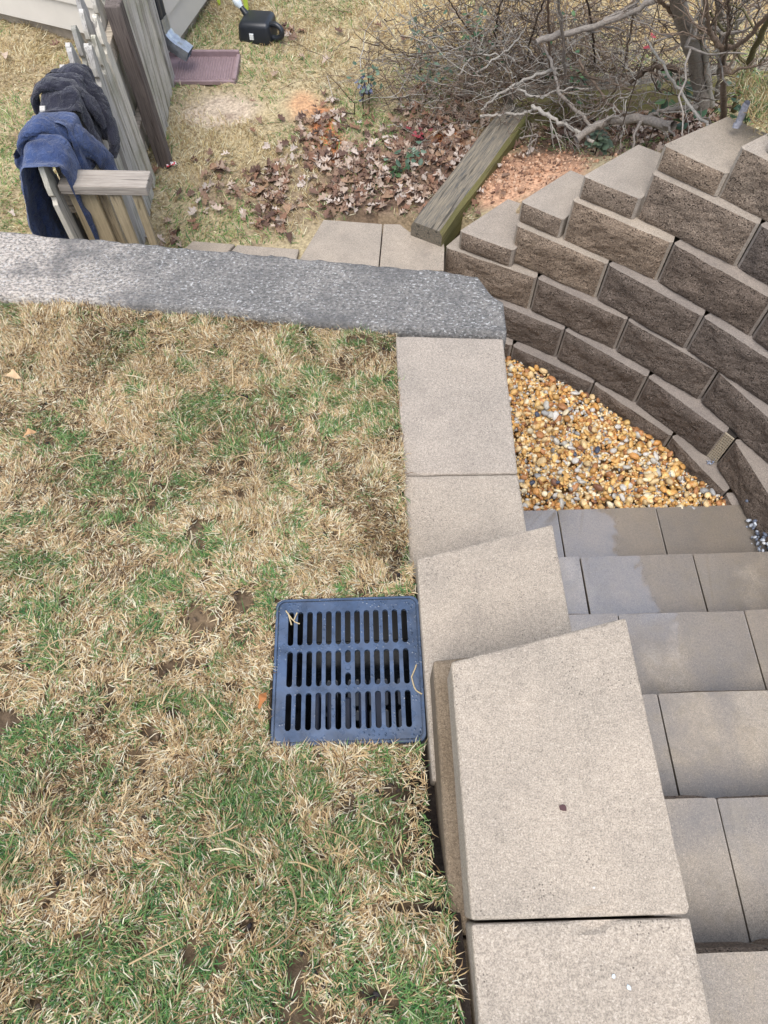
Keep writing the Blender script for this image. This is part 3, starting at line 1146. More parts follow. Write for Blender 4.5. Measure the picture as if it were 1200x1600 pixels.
cc = np.concatenate([np.repeat(c[None], len(p) * 4, 0) for p, c in zip(paths, cols)])
link('straw', fast_mesh('straw', V, Q, None, cc), GRASS, kind='stuff', label='loose long dry straws strewn over lawn and drain rim', cat='straw')


def yard_grass(n, seed):
    g = np.random.default_rng(seed)
    x = g.uniform(-3.0, 3.4, n)
    y = g.uniform(2.3, 6.2, n)
    z = yard_z(x, y)
    P = np.stack([x, y, z], 1)
    px, py = proj_np(P)
    lf = leafiness(px, py)
    cl = np.exp(-(((px - 352) / 60) ** 2 + ((py - 170) / 26) ** 2)) + np.exp(-(((px - 475) / 36) ** 2 + ((py - 165) / 32) ** 2)) + np.exp(-(((px - 810) / 100) ** 2 + ((py - 270) / 45) ** 2)) * 1.5
    d = .75 + .9 * (vn(x, y, 4, 70, 3) - .4) - .5 * lf - 1.0 * cl
    behind = (np.hypot(x - WC[0], y - WC[1]) < 3.0) & (x > .55) & (y < 3.7)
    d = np.where(behind, -1, d)
    keep = (g.random(n) < d) & (z > -1.2)
    wallin = (x > -1.02) & (x < .4) & (y < np.where(x < -.32, 2.85, 2.985))
    keep &= ~wallin
    keep &= ~((x > -1.29) & (x < -.72) & (y > 4.21) & (y < 4.51))
    P = P[keep]
    n = len(P)
    x, y = P[:, 0], P[:, 1]
    px, py = px[keep], py[keep]
    tan = sstep(500, 700, px) * sstep(120, 40, py)
    gn = vn(x, y, 2.6, 75, 3) + .10 * sstep(3.0, 2.6, y) - .25 * tan
    gp = sstep(.34, .66, gn) * .62
    isg = g.random(n) < gp
    C = STRAW[g.integers(0, 6, n)] * g.uniform(.85, 1.25, (n, 1)) * np.array([.93, .99, .98])
    C = C * (1 + tan[:, None] * np.array([.25, .15, -.02]))
    C = np.where(isg[:, None], (GREEN[g.integers(0, 5, n)] * np.array([1.4, 1.25, 1.25])) * g.uniform(.8, 1.2, (n, 1)), C)
    az = vn(x, y, 2, 77, 2) * 12 + g.normal(0, 1.0, n)
    tilt = np.abs(g.normal(.5, .3, n))
    C = np.minimum(C, .85)
    return P - [0, 0, .004], az, tilt, g.normal(.5, .3, n), np.clip(g.gamma(6, .0065, n), .02, .09), g.uniform(.0025, .005, n), C, g.normal(0, .4, n)


args = yard_grass(300000, 2)
link('grass', grass_mesh('yard_grass', *args), GRASS, kind='stuff', label='thin patchy grass of the lower yard beyond the concrete wall', cat='grass')
# turf tuft hanging over the top of the wall at the right
g = np.random.default_rng(8)
n = 5000
x = g.uniform(1.42, 2.1, n); y = 2.62 - (x - 1.42) * .55 + g.normal(0, .10, n)
z = yard_z(x, y)
ok = (z > -.6) & (y - 2.40 + (x - 1.35) * .95 > .06)
P = np.stack([x, y, np.maximum(z, -.03)], 1)[ok]
n = len(P)
C = STRAW[g.integers(0, 6, n)] * g.uniform(.7, 1.0, (n, 1)) * np.array([.95, .97, .9])
isg = g.random(n) < .25
C = np.where(isg[:, None], GREEN[g.integers(0, 5, n)], C)
link('grass', grass_mesh('tuft', P, g.uniform(0, 6.28, n), np.abs(g.normal(.7, .4, n)), g.normal(.6, .3, n), g.uniform(.04, .09, n), g.uniform(.002, .004, n), C, g.normal(0, .4, n)), GRASS, kind='stuff', label='dry turf edge overhanging the top of the block wall', cat='grass')

# ------------------------------------------------------------------ pebbles
ic = bmesh.new()
bmesh.ops.create_icosphere(ic, subdivisions=2, radius=1)
IV = np.array([v.co[:] for v in ic.verts]); IF = np.array([[v.index for v in f.verts] for f in ic.faces]); ic.free()
ic = bmesh.new()
bmesh.ops.create_icosphere(ic, subdivisions=1, radius=1)
IV1 = np.array([v.co[:] for v in ic.verts]); IF1 = np.array([[v.index for v in f.verts] for f in ic.faces]); ic.free()
PC = np.array([lin(204, 160, 98), lin(190, 140, 78), lin(216, 184, 134), lin(180, 128, 72), lin(222, 204, 170), lin(200, 170, 124), lin(168, 116, 74), lin(212, 172, 108)])
PX = np.array([lin(196, 192, 184), lin(150, 150, 148), lin(72, 80, 98), lin(180, 176, 166), lin(120, 84, 64)])


def pebble_batch(pos, size, cols, seed, iv, fc):
    g = np.random.default_rng(seed)
    n = len(pos)
    ax = np.stack([g.uniform(.85, 1.4, n), g.uniform(.65, 1.0, n), g.uniform(.45, .8, n)], 1) * size[:, None]
    # random rotations
    q = g.normal(size=(n, 4)); q /= np.linalg.norm(q, axis=1)[:, None]
    q[:, 1] *= .45; q[:, 2] *= .45; q /= np.linalg.norm(q, axis=1)[:, None]
    w, x, y, z = q.T
    Rm = np.stack([np.stack([1 - 2 * (y * y + z * z), 2 * (x * y - z * w), 2 * (x * z + y * w)], -1), np.stack([2 * (x * y + z * w), 1 - 2 * (x * x + z * z), 2 * (y * z - x * w)], -1), np.stack([2 * (x * z - y * w), 2 * (y * z + x * w), 1 - 2 * (x * x + y * y)], -1)], 1)
    # lumpy shape: squash along three random planes
    V = np.repeat(iv[None], n, 0)
    for k in range(3):
        d = g.normal(size=(n, 3)); d /= np.linalg.norm(d, axis=1)[:, None]
        t = np.einsum('nvk,nk->nv', V, d)
        lim = g.uniform(.55, .95, n)[:, None]
        ex = np.maximum(t - lim, 0) * .8
        V = V - ex[..., None] * d[:, None, :]
    V = V * ax[:, None, :]
    V = np.einsum('nij,nvj->nvi', Rm, V) + pos[:, None, :]
    F = (fc[None] + (np.arange(n) * len(iv))[:, None, None]).reshape(-1, 3)
    return V.reshape(-1, 3), F, np.repeat(cols, len(iv), 0)


g = np.random.default_rng(12)
pos, size = [], []
base_c = np.array([(.36, 2.62), (.733, 2.476), (1.111, 2.217), (1.428, 1.889), (1.605, 1.572), (1.64, 1.45)])
def inpit(x, y, marg=.0):
    lim = np.interp(x, base_c[:, 0], base_c[:, 1])
    return (x > .36) & (x < 1.64) & (y > 1.50) & (y < lim - .012 - marg)
for lay, (cnt, s0, s1) in enumerate(((2600, .012, .017), (2900, .009, .015), (2200, .005, .010), (620, .013, .022))):
    x = g.uniform(.36, 1.66, cnt * 3); y = g.uniform(1.50, 2.66, cnt * 3)
    ok = inpit(x, y, .006)
    x, y = x[ok][:cnt], y[ok][:cnt]
    sz = g.uniform(s0, s1, len(x))
    dome = -1.322 + .055 * sstep(1.05, 1.6, x) * sstep(1.75, 1.5, y) + .012 * lay + .02 * (vn(x, y, 4, 95, 2) - .5)
    pos.append(np.stack([x, y, dome + g.uniform(-.004, .004, len(x))], 1)); size.append(sz)
pos = np.concatenate(pos); size = np.concatenate(size)
n = len(pos)
C = np.minimum(PC[g.integers(0, len(PC), n)] * g.uniform(.8, 1.25, (n, 1)) * np.array([1, 1.05, 1.08]), .9)
odd = g.random(n) < .17
C = np.where(odd[:, None], PX[g.choice(5, n, p=[.36, .2, .10, .22, .12])] * g.uniform(.85, 1.1, (n, 1)), C)
V, F, cc = pebble_batch(pos, size, C, 5, IV1, IF1)
big = size > .0125
Vb, Fb, cb = pebble_batch(pos[big] + [0, 0, .0005], size[big], C[big], 5, IV, IF)
Vs, Fs, cs = pebble_batch(pos[~big], size[~big], C[~big], 6, IV1, IF1)
link('gravel', fast_mesh('gravel', np.vstack([Vb, Vs]), None, np.vstack([Fb, Fs + len(Vb)]), np.vstack([cb, cs]), True), PEBBLE, kind='stuff', label='yellow and tan river pebbles filling the corner below the stairs', cat='gravel')
bedm = link('gravel_bed', bm_mesh('gravel_bed', prism_bm([(.3, 1.45), (1.72, 1.3), (1.66, 1.6), (1.45, 1.92), (1.13, 2.26), (.75, 2.52), (.3, 2.74)], -1.42, -1.335, 0)), plain_mat('gravel_bed_grit', lin(92, 70, 48), .9, .1, var=.4, scale=60, bump=.8), kind='structure')
# dark soil crumbs between the grass tufts
x = g.uniform(-1.5, .06, 5200); y = g.uniform(-.4, 1.55, 5200)
ok = ~((x > GX0 - .01) & (y > GY0 - .01) & (y < GY1 + .01)) & (vn(x, y, 7, 60, 3) * .5 + vn(x, y, 24, 68, 2) * .5 < .46) & (y < np.interp(x, F_[:, 0], F_[:, 1]) - .02)
x, y = x[ok], y[ok]
n = len(x)
C = np.array([lin(62, 54, 48), lin(84, 72, 60), lin(52, 48, 48), lin(104, 88, 72)])[g.integers(0, 4, n)]
V, F, cc = pebble_batch(np.stack([x, y, lawn_z(x, y) - .002], 1), np.minimum(g.gamma(2, .0016, n) + .0015, .006), C, 15, IV1, IF1)
link('soil_crumbs', fast_mesh('soil_crumbs', V, None, F, cc), SOILM, kind='stuff', label='dark soil crumbs showing between the lawn tufts', cat='soil')
# grey-white chips beside the treads
x = g.uniform(1.655, 1.80, 420); y = g.uniform(.7, 1.5, 420)
pos = np.stack([x, y, g.uniform(-1.14, -1.06, 420) - .10 * (y > 1.2)], 1)
C = np.array([lin(190, 196, 204), lin(150, 158, 170), lin(96, 104, 120), lin(210, 212, 214)])[g.integers(0, 4, 420)]
pos2 = np.array([1.575, 1.735, WZ0 + .006]) + g.normal(0, 1, (14, 3)) * [.012, .012, .003]
C2 = np.array([lin(120, 128, 146), lin(150, 154, 164)])[g.integers(0, 2, 14)]
V, F, cc = pebble_batch(np.vstack([pos, pos2]), np.concatenate([g.uniform(.007, .013, 420), g.uniform(.004, .008, 14)]), np.vstack([C, C2]), 9, IV1, IF1)
link('gravel', fast_mesh('chips', V, None, F, cc), PEBBLE, kind='stuff', label='blue-grey drainage stone chips in the gap between treads and wall', cat='gravel')


# ------------------------------------------------------------------ leaves
def oak_leaf(seed, lobes=5):
    """unit-length lobed oak leaf, tip toward +X, slightly curled. returns V, tris"""
    g = np.random.default_rng(seed)
    n = 34
    ts = np.linspace(0, 1, n)
    env = np.sin(np.pi * np.clip(ts, 0, 1) ** .8) ** .75
    ph = g.uniform(0, .8)
    def edge(sgn):
        w = .34 * env * (.74 + .30 * np.cos(ts * np.pi * 2 * lobes / 1.55 + ph + (0 if sgn > 0 else .4)))
        return np.maximum(w, .018) * sgn
    up_, lo_ = edge(1), edge(-1)
    curl, twist, bend = g.uniform(.3, 2.2), g.normal(0, .5), g.normal(0, .5)
    V = []
    for s_ in (up_, lo_ * 0, lo_):
        x = ts.copy()
        y = s_
        z = curl * y * y * 1.6 + bend * (x - .5) ** 2 + twist * y * (x - .5) + .02 * np.sin(x * 20 + seed)
        V.append(np.stack([x - .5, y, z], 1))
    V = np.concatenate(V)
    i = np.arange(n - 1)
    Q = np.concatenate([np.stack([n + i, n + i + 1, i + 1, i], 1), np.stack([2 * n + i, 2 * n + i + 1, n + i + 1, n + i], 1)])
    return V, Q


def oak_leaf_small(seed):
    V, Q = oak_leaf(seed)
    n = 34
    # thin to 12 stations
    sel = np.unique(np.linspace(0, n - 1, 13).astype(int))
    k = len(sel)
    W = np.concatenate([V[sel], V[n + sel], V[2 * n + sel]])
    i = np.arange(k - 1)
    Q = np.concatenate([np.stack([k + i, k + i + 1, i + 1, i], 1), np.stack([2 * k + i, 2 * k + i + 1, k + i + 1, k + i], 1)])
    return W, Q


LEAFC = np.array([lin(168, 146, 128), lin(142, 116, 98), lin(186, 168, 152), lin(120, 94, 80), lin(156, 128, 104), lin(98, 76, 66), lin(198, 184, 172), lin(140, 106, 86)])
LV = [oak_leaf_small(s) for s in range(10)]


def litter(pos, nrm_jit, sizes, cols, seed):
    g = np.random.default_rng(seed)
    Vs, Qs, Cs, off = [], [], [], 0
    for p, s_, c in zip(pos, sizes, cols):
        V, Q = LV[g.integers(0, len(LV))]
        e = Matrix.Rotation(g.uniform(0, 6.28), 3, 'Z') @ Matrix.Rotation(g.normal(0, nrm_jit), 3, 'X') @ Matrix.Rotation(g.normal(0, nrm_jit), 3, 'Y')
        W = V @ np.array(e).T * s_ * np.array([1, 1, 1]) + p
        Vs.append(W); Qs.append(Q + off); Cs.append(np.repeat(c[None], len(W), 0)); off += len(W)
    return np.concatenate(Vs), np.concatenate(Qs), np.concatenate(Cs)


g = np.random.default_rng(21)
x = g.uniform(-1.2, 2.4, 60000); y = g.uniform(2.6, 5.4, 60000)
z = yard_z(x, y)
px, py = proj_np(np.stack([x, y, z], 1))
lf = leafiness(px, py) * (.25 + 1.4 * vn(x, y, 6, 99, 3))
ok = (g.random(60000) < np.clip(lf - .12, 0, 1) ** 1.5 * np.where(px > 840, .6, .26)) & (z > -1.2) & ~((x > -1.0) & (x < .45) & (y < np.where(x < -.32, 2.87, 3.0))) & (px < 1130)
x, y, z, px = x[ok], y[ok], z[ok], px[ok]
n = len(x)
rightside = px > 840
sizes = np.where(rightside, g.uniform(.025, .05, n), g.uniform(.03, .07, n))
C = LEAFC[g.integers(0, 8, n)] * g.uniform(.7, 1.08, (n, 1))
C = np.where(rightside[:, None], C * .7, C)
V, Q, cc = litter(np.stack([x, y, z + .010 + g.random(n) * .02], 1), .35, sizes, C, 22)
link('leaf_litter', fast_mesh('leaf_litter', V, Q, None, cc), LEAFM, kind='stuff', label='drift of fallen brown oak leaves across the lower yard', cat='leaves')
# separate leaves lying alone
BIG = []
for s_ in range(6):
    V, Q = oak_leaf(s_ + 50)
    BIG.append((V, Q))
alone = [(345, 262, .10), (328, 238, .06), (352, 240, .05), (405, 188, .06), (230, 160, .06), (395, 205, .05), (510, 92, .08), (530, 48, .07), (430, 118, .06), (590, 40, .06),
         (300, 330, .07), (395, 160, .04), (450, 325, .08), (300, 345, .05), (10, 90, .07), (62, 140, .07), (60, 175, .05), (85, 65, .07), (20, 335, .05), (40, 285, .05), (48, 300, .05), (245, 270, .06), (340, 325, .07), (280, 300, .06), (470, 90, .05), (630, 60, .06)]
LEAFLAB = ['large pale oak leaf in the middle of the yard grass', 'small oak leaf just above the large pale one', 'tiny leaf above and right of the large pale one',
           'brown leaf below the sandy patch beside the orange clay', 'brown leaf on the grass at the foot of the far fence post', 'small leaf on the lower right edge of the sandy patch',
           'dark curled leaf on the grass right of the splash block and jug', 'dark leaf on the grass well right of the jug', 'small pale leaf on the grass right of the splash block corner', 'dark leaf near the top edge left of the brush',
           'leaf on worn grass below the wrapper toward the concrete wall', 'tiny dark leaf lying on the sandy patch', 'brown leaf on grass just above the concrete wall blocks', 'small leaf close to the end board of the fence',
           'dark leaf on the grass at the picture\'s left edge below the house', 'brown leaf on the grass left of the dark hooded top', 'small leaf on the grass left of the hooded top, lower one', 'dark leaf on the grass under the house siding',
           'pale leaf low on the grass left of the navy sweatshirt', 'small leaf on the grass left of the navy sweatshirt', 'leaf just under another small one left of the navy sweatshirt', 'leaf beside the red and white wrapper',
           'brown leaf between the fence end and the leaf drift', 'brown leaf right of the fence end board, above the others', 'small brown leaf below the jug\'s right side', 'small leaf near the airy sprig at the top']
for i, (px_, py_, s_) in enumerate(alone):
    V, Q = BIG[i % 6]
    c = LEAFC[(i * 3) % 8] * (.85 + .25 * ((i * 7) % 5) / 4)
    me = fast_mesh('leaf', V * s_, Q, None, np.repeat(c[None], len(V), 0), True)
    p = at(px_, py_, -.86)
    p[2] = float(yard_z(p[0], p[1])) + .028
    link('fallen_leaf', me, LEAFM, None, LEAFLAB[i], 'leaf', 'scattered oak leaves on the yard', None, tuple(p), i * 1.7)
for nm, px_, py_, z_, s_, rz, c, lab in (('fallen_leaf', 12, 580, .02, .055, -.15, lin(206, 176, 138), 'pale tan leaf lying on lawn at the picture\'s left edge'),
                                    ('fallen_leaf', 412, 1097, .19, .035, 1.2, lin(170, 112, 66), 'small orange-brown leaf beside the drain grate'),
                                    ('fallen_leaf', 45, 678, .03, .04, .5, lin(190, 150, 110), 'small peach-coloured leaf on lawn below the concrete wall')):
    V, Q = oak_leaf(77, 2)
    V = V * [1, .75, 1]
    me = fast_mesh('leaf', V * s_, Q, None, np.repeat(np.array(c)[None], len(V), 0), True)
    p = at(px_, py_, z_)
    p[2] = float(lawn_z(p[0], p[1])) + .03
    link(nm, me, LEAFM, None, lab, 'leaf', None, None, tuple(p), rz)

# ------------------------------------------------------------------ flakes on the side wall caps
def flake(name, px_, py_, z, r, c, label, cat):
    g = np.random.default_rng(int(px_))
    p = at(px_, py_, z)
    pts = []
    for i in range(7):
        a = i / 7 * 6.283
        rr = r * g.uniform(.6, 1.2)
        pts.append((math.cos(a) * rr, math.sin(a) * rr))
    o = link(name, bm_mesh(name, prism_bm(pts, 0, .0016, 0)), plain_mat(name, c, .7, .3), None, label, cat)
    o.location = (p[0], p[1], z + .0004)


flake('paint_flake', 958, 1525, .424, .0028, lin(186, 192, 196), 'white paint flake on the nearest cap, farther from its right edge', 'flake')
flake('paint_flake', 982, 1543, .424, .0034, lin(184, 196, 204), 'white paint flake on the nearest cap, closer to its right edge', 'flake')
flake('bark_chip', 880, 1262, .425, .0065, lin(78, 54, 54), 'dark red-brown bark chip on the large trapezoid cap', 'chip')
flake('paint_flake', 928, 1387, .425, .0022, lin(190, 182, 172), 'tiny cream flake on the large trapezoid cap', 'flake')

# ------------------------------------------------------------------ landscape timbers
def timber(name, a, b, w, h, z0, mats, label):
    a, b = np.array(a, float), np.array(b, float)
    L = np.hypot(*(b - a))
    bm = bmesh.new()
    nseg = 40
    prof = [(-w / 2, 0), (w / 2, 0), (w / 2, h * .85), (w / 2 - .015, h), (-w / 2 + .015, h), (-w / 2, h * .85)]
    rings = []
    for i in range(nseg + 1):
        t = i / nseg * L
        rings.append([bm.verts.new((x + .006 * mnoise.noise(Vector((x * 9, t * 4, z * 9))), t, z + .007 * mnoise.noise(Vector((x * 8 + 4, t * 5, z * 7))))) for x, z in prof])
    for r0, r1 in zip(rings[:-1], rings[1:]):
        for k in range(6):
            f = bm.faces.new((r0[k], r0[(k + 1) % 6], r1[(k + 1) % 6], r1[k]))
            f.material_index = 1 if k in (1, 2) else 0
    bm.faces.new(rings[0]); bm.faces.new(list(reversed(rings[-1])))
    me = bm_mesh(name, bm)
    o = link(name, me, mats, None, label, 'timber')
    o.location = (a[0], a[1], z0)
    o.rotation_euler = (0, 0, math.atan2(b[1] - a[1], b[0] - a[0]) - math.pi / 2)
    return o


timber('landscape_timber', (.285, 2.80), (.83, 3.72), .165, .16, -.90, [TIMB, MOSSY], 'weathered grey timber with mossy edge running from brush pile to block wall')
timber('landscape_timber', (.80, 3.80), (2.5, 4.05), .15, .17, -.88, [TIMB, MOSSY], 'mossy timber lying crosswise behind the brush pile')

# ------------------------------------------------------------------ clay clods
g = np.random.default_rng(33)
px = g.normal(800, 75, 1500); py = g.normal(275, 30, 1500)
pts = np.array([at(a, b_, -.8) for a, b_ in zip(px, py)])
ok = (np.hypot(pts[:, 0] - WC[0], pts[:, 1] - WC[1]) > 2.52) & (pts[:, 0] > .45)
pts = pts[ok]
pts[:, 2] = yard_z(pts[:, 0], pts[:, 1]) + .004
n = len(pts)
C = np.array([lin(182, 146, 120), lin(162, 124, 98), lin(196, 164, 138), lin(118, 92, 78)])[g.integers(0, 4, n)] * g.uniform(.8, 1.1, (n, 1))
V, F, cc = pebble_batch(pts, g.gamma(1.2, .0030, n) + .002, C, 34, IV1, IF1)
link('clay_rubble', fast_mesh('clay_rubble', V, None, F, cc), SOILM, kind='stuff', label='crumbled orange clay behind the stepped wall caps', cat='clay')

# ------------------------------------------------------------------ house corner
SIDING = plain_mat('siding_paint', lin(196, 190, 180), .6, .3, 0, .04, 8, .15, .001)
house = thing('house', 'corner of a house with cream lap siding behind the picket fence', 'house', (-1.16, 4.47, -.88))
FND = plain_mat('foundation_concrete', lin(150, 140, 126), .9, .2, 0, .2, 12, .5)
d1 = math.atan2(4.93 - 4.45, -2.26 + 1.15)     # front wall direction (to the left)
d2 = math.atan2(5.09 - 4.45, -.96 + 1.15)      # side wall direction (away)


def wall_boards(ang, length, flip):
    bm = bmesh.new()
    # one board: wedge section, thick at the bottom
    e, t = .16, .022
    prof = [(0, 0), (-t, 0), (-.003, e + .012), (0, e + .012)]
    r0 = [bm.verts.new((0, y, z)) for y, z in prof]
    r1 = [bm.verts.new((length, y, z)) for y, z in prof]
    for k in range(4):
        bm.faces.new((r0[k], r0[(k + 1) % 4], r1[(k + 1) % 4], r1[k]))
    bm.faces.new(r0); bm.faces.new(list(reversed(r1)))
    me = bm_mesh('siding_board', bm)
    me.materials.append(SIDING)
    for i in range(15):
        o = link('siding_board', me, None, house)
        o.location = (0, 0, .06 + i * e)
        o.rotation_euler = (0, 0, ang)
        tilt = .07
        if flip:
            o.scale = (1, -1, 1)
    return


wall_boards(d1, 3.2, True)
wall_boards(d2, 3.2, False)
bm = bmesh.new()
c1_, s1_ = math.cos(d1), math.sin(d1)
c2_, s2_ = math.cos(d2), math.sin(d2)
A = (0, 0); Bp = (3.2 * c1_, 3.2 * s1_); Dp = (3.2 * c2_, 3.2 * s2_)
Cp = (Bp[0] + Dp[0], Bp[1] + Dp[1])
inn = .02
mid = (Cp[0] / 2, Cp[1] / 2)
shr = lambda p, k: (p[0] + (mid[0] - p[0]) * k, p[1] + (mid[1] - p[1]) * k)
link('wall', bm_mesh('house_core', prism_bm([shr(p, .012) for p in (A, Dp, Cp, Bp)], .05, 2.46, 0)), SIDING, house)
link('foundation', bm_mesh('foundation', prism_bm([shr(p, .008) for p in (A, Dp, Cp, Bp)], -.3, .075, 0)), FND, house)
link('corner_board', bm_mesh('corner_board', prism_bm([(-.028, -.015), (.012, -.03), (.035, .02), (-.02, .03)], .06, 2.46, .003)), SIDING, house)

# downspout
PIPE = plain_mat('dark_downspout_paint', lin(46, 50, 58), .35, .5, .0, .1)
ELB = plain_mat('galvanised_elbow', lin(176, 182, 190), .3, .5, .75, .15, 60)


def sweep_rect(path, w, d, side_dir, ridges=0):
    """rectangular tube along a path in a vertical plane"""
    bm = bmesh.new()
    path = [Vector(p) for p in path]
    sdv = Vector(side_dir).normalized()
    prev = None
    for i, p in enumerate(path):
        t = (path[min(i + 1, len(path) - 1)] - path[max(i - 1, 0)]).normalized()
        nrm = sdv.cross(t).normalized()
        k = 1 + (.07 if ridges and i % 2 else 0)
        cur = [bm.verts.new(p + sdv * (sx_ * w / 2 * k) + nrm * (sy_ * d / 2 * k)) for sx_, sy_ in ((-1, -1), (-.6, -1.1), (0, -1), (.6, -1.1), (1, -1), (1.06, 0), (1, 1), (.6, 1.1), (0, 1), (-.6, 1.1), (-1, 1), (-1.06, 0))]
        if prev:
            n = len(cur)
            for a in range(n):
                bm.faces.new((prev[a], prev[(a + 1) % n], cur[(a + 1) % n], cur[a]))
        prev = cur
    return bm


dsp = thing('downspout', 'dark downspout with shiny ribbed metal elbow at the house corner', 'downspout', (-1.13, 4.37, -.88))
link('pipe', bm_mesh('pipe', sweep_rect([(0, 0, z) for z in np.linspace(.24, 2.4, 8)], .07, .055, (.3, 1, 0))), PIPE, dsp)
el = [(0, 0, .30), (0, 0, .24), (.006, -.002, .215), (.016, -.005, .195), (.030, -.010, .178), (.046, -.014, .164), (.066, -.020, .150), (.09, -.027, .138), (.13, -.038, .115)]
link('elbow', bm_mesh('elbow', sweep_rect(el, .074, .06, (.3, 1, 0), 1)), ELB, dsp)

# splash block
SPL = plain_mat('mauve_plastic', lin(142, 122, 124), .6, .35, 0, .15, 20)
sp = thing('splash_block', 'mauve-brown plastic splash block under the downspout elbow', 'splash block', (-.98, 4.36, -.885), math.radians(-2))
bm = bmesh.new()
bm2 = box_bm(-.30, .24, -.125, .125, 0, .022, .004)
link('tray', bm_mesh('tray', bm2), SPL, sp)
bm.free()
for (a, b_, c, d_) in ((-.30, .24, -.14, -.122), (-.30, .24, .118, .138), (.224, .246, -.13, .118)):
    hgt = .028 if d_ < 0 and c < 0 and a < 0 and d_ == -.122 else .055 if a < 0 else .04
    link('rim', bm_mesh('rim', box_bm(a, b_, c, d_, .002, hgt, .005)), SPL, sp)
bm = bmesh.new()
rib = bm_mesh('rib', box_bm(-.004, .004, -.115, .115, .02, .0265, .002, 1))
rib.materials.append(SPL)
bm.free()
for i in range(22):
    o = link('rib', rib, None, sp)
    o.location = (-.12 + i * .0155, 0, .0)

# ------------------------------------------------------------------ black jug
JUG = plain_mat('black_jug_plastic', lin(34, 38, 44), .38, .5, 0, .1)
WHT = plain_mat('white_label', lin(222, 226, 226), .6)
CLR = plain_mat('clear_film', lin(206, 216, 220), .25, .6)
jp = at(405, 55, -.86)
jug = thing('oil_jug', 'black plastic jug lying on its side in the grass', 'jug', (jp[0], jp[1], -.885), math.radians(-14))
bm = box_bm(-.115, .10, -.085, .085, 0, .128, .030, 4)
for v in bm.verts:
    k = v.co.z / .128
    v.co.x *= 1 - .10 * k
    v.co.y += .02 * k
    if v.co.x < -.03:
        v.co.z *= 1 - .10 * (-.03 - v.co.x) / .08
link('body', bm_mesh('jug_body', bm, True), JUG, jug)
hp = spline(np.array([(.075, -.01, .10), (.125, -.02, .108), (.158, -.03, .088), (.158, -.035, .055), (.12, -.03, .035), (.08, -.02, .035)]), 22)
V, Q = tubes([hp], [np.full(22, .016)], 8)
link('handle', fast_mesh('handle', V, Q, None, None, True), JUG, jug)
link('label', bm_mesh('label', box_bm(-.030, -.006, -.0865, -.078, .040, .072)), WHT, jug)
V, Q = tubes([spline(np.array([(-.075, .05, .10), (-.105, .06, .13), (-.118, .065, .142)]), 6)], [np.array([.02, .02, .017, .016, .015, .014])], 10)
link('spout', fast_mesh('spout', V, Q, None, None, True), JUG, jug)
V, Q = tubes([spline(np.array([(-.114, .064, .138), (-.130, .07, .152), (-.152, .078, .175), (-.16, .081, .183)]), 7)], [np.array([.015, .018, .023, .025, .022, .014, .004])], 10)
link('cap_wrap', fast_mesh('cap_wrap', V, Q, None, None, True), CLR, jug)

# lime legs of something standing behind the jug
LIME = plain_mat('lime_plastic', lin(186, 208, 84), .5, .4)
for px_, w_, lab in ((386, .03, 'wider lime-green leg standing right behind the black jug'), (343, .022, 'thinner lime-green leg near the house wall')):
    p = at(px_, 16 if px_ > 360 else 8, -.87)
    bm = bmesh.new()
    r0 = None
    for z, dx, k in ((0, 0, .55), (.03, 0, .8), (.10, -.004, 1), (.45, -.02, 1), (.6, -.026, .9)):
        cur = [bm.verts.new((dx + sx_ * w_ / 2 * k, sy_ * .008, z)) for sx_, sy_ in ((-1, -1), (1, -1), (1.1, 0), (1, 1), (-1, 1), (-1.1, 0))]
        if r0:
            for a in range(6):
                bm.faces.new((r0[a], r0[(a + 1) % 6], cur[(a + 1) % 6], cur[a]))
        else:
            bm.faces.new(list(reversed(cur)))
        r0 = cur
    bm.faces.new(r0)
    link('lime_leg', bm_mesh('lime_leg', bm), LIME, None, lab, 'leg', None, None, (p[0], p[1], -.88))

# candy wrapper
bm = bmesh.new()
bmesh.ops.create_grid(bm, x_segments=6, y_segments=5, size=.5)
for v in bm.verts:
    v.co = Vector((v.co.x * .055, v.co.y * .03, .012 + .012 * mnoise.noise(v.co * 3.1) + .006 * mnoise.noise(v.co * 9)))
m, nt, b = new_mat('wrapper_foil')
N = NB(nt)
v_, r_ = N.objvec()
N.l(N.ramp(N.noise(v_, 70, 1, .5), [(.45, lin(225, 222, 218)), (.52, lin(190, 50, 60))], 'CONSTANT'), b.inputs['Base Color'])
b.inputs['Roughness'].default_value = .3
me = bm_mesh('wrapper', bm)
p = at(268, 258, -.86)
link('wrapper', me, m, None, 'crumpled red and white sweet wrapper on the grass by the fence', 'wrapper', None, None, (p[0], p[1], float(yard_z(p[0], p[1])) + .02), .4)

# ------------------------------------------------------------------ picket fence
GZ0 = -.885


def picket_mesh(w, h, t, top=.13):
    """french-gothic picket, width along Y, thickness along X"""
    o = [(-w / 2, 0), (w / 2, 0), (w / 2, h - top - .012), (w / 2 - .012, h - top), (w / 2 - .014, h - top + .012), (w / 2 - .002, h - top + .028), (w / 2 - .006, h - top * .55), (w / 2 - .018, h - top * .25), (.014, h - .008), (0, h)]
    pts = o + [(-x, z) for x, z in reversed(o[2:-1])]
    bm = bmesh.new()
    a = [bm.verts.new((-t / 2, x, z)) for x, z in pts]
    c = [bm.verts.new((t / 2, x, z)) for x, z in pts]
    n = len(pts)
    bm.faces.new(a); bm.faces.new(list(reversed(c)))
    for i in range(n):
        bm.faces.new((a[i], a[(i + 1) % n], c[(i + 1) % n], c[i]))
    me = bm_mesh('picket', bm)
    me.materials.append(WOOD)
    return me


PK = [picket_mesh(.078, h, .019) for h in (.84, .855, .83)]
fence = thing('picket_fence', 'weathered grey wooden picket fence running from concrete wall to house', 'fence', (-1.14, 3.3, GZ0))
random.seed(17)


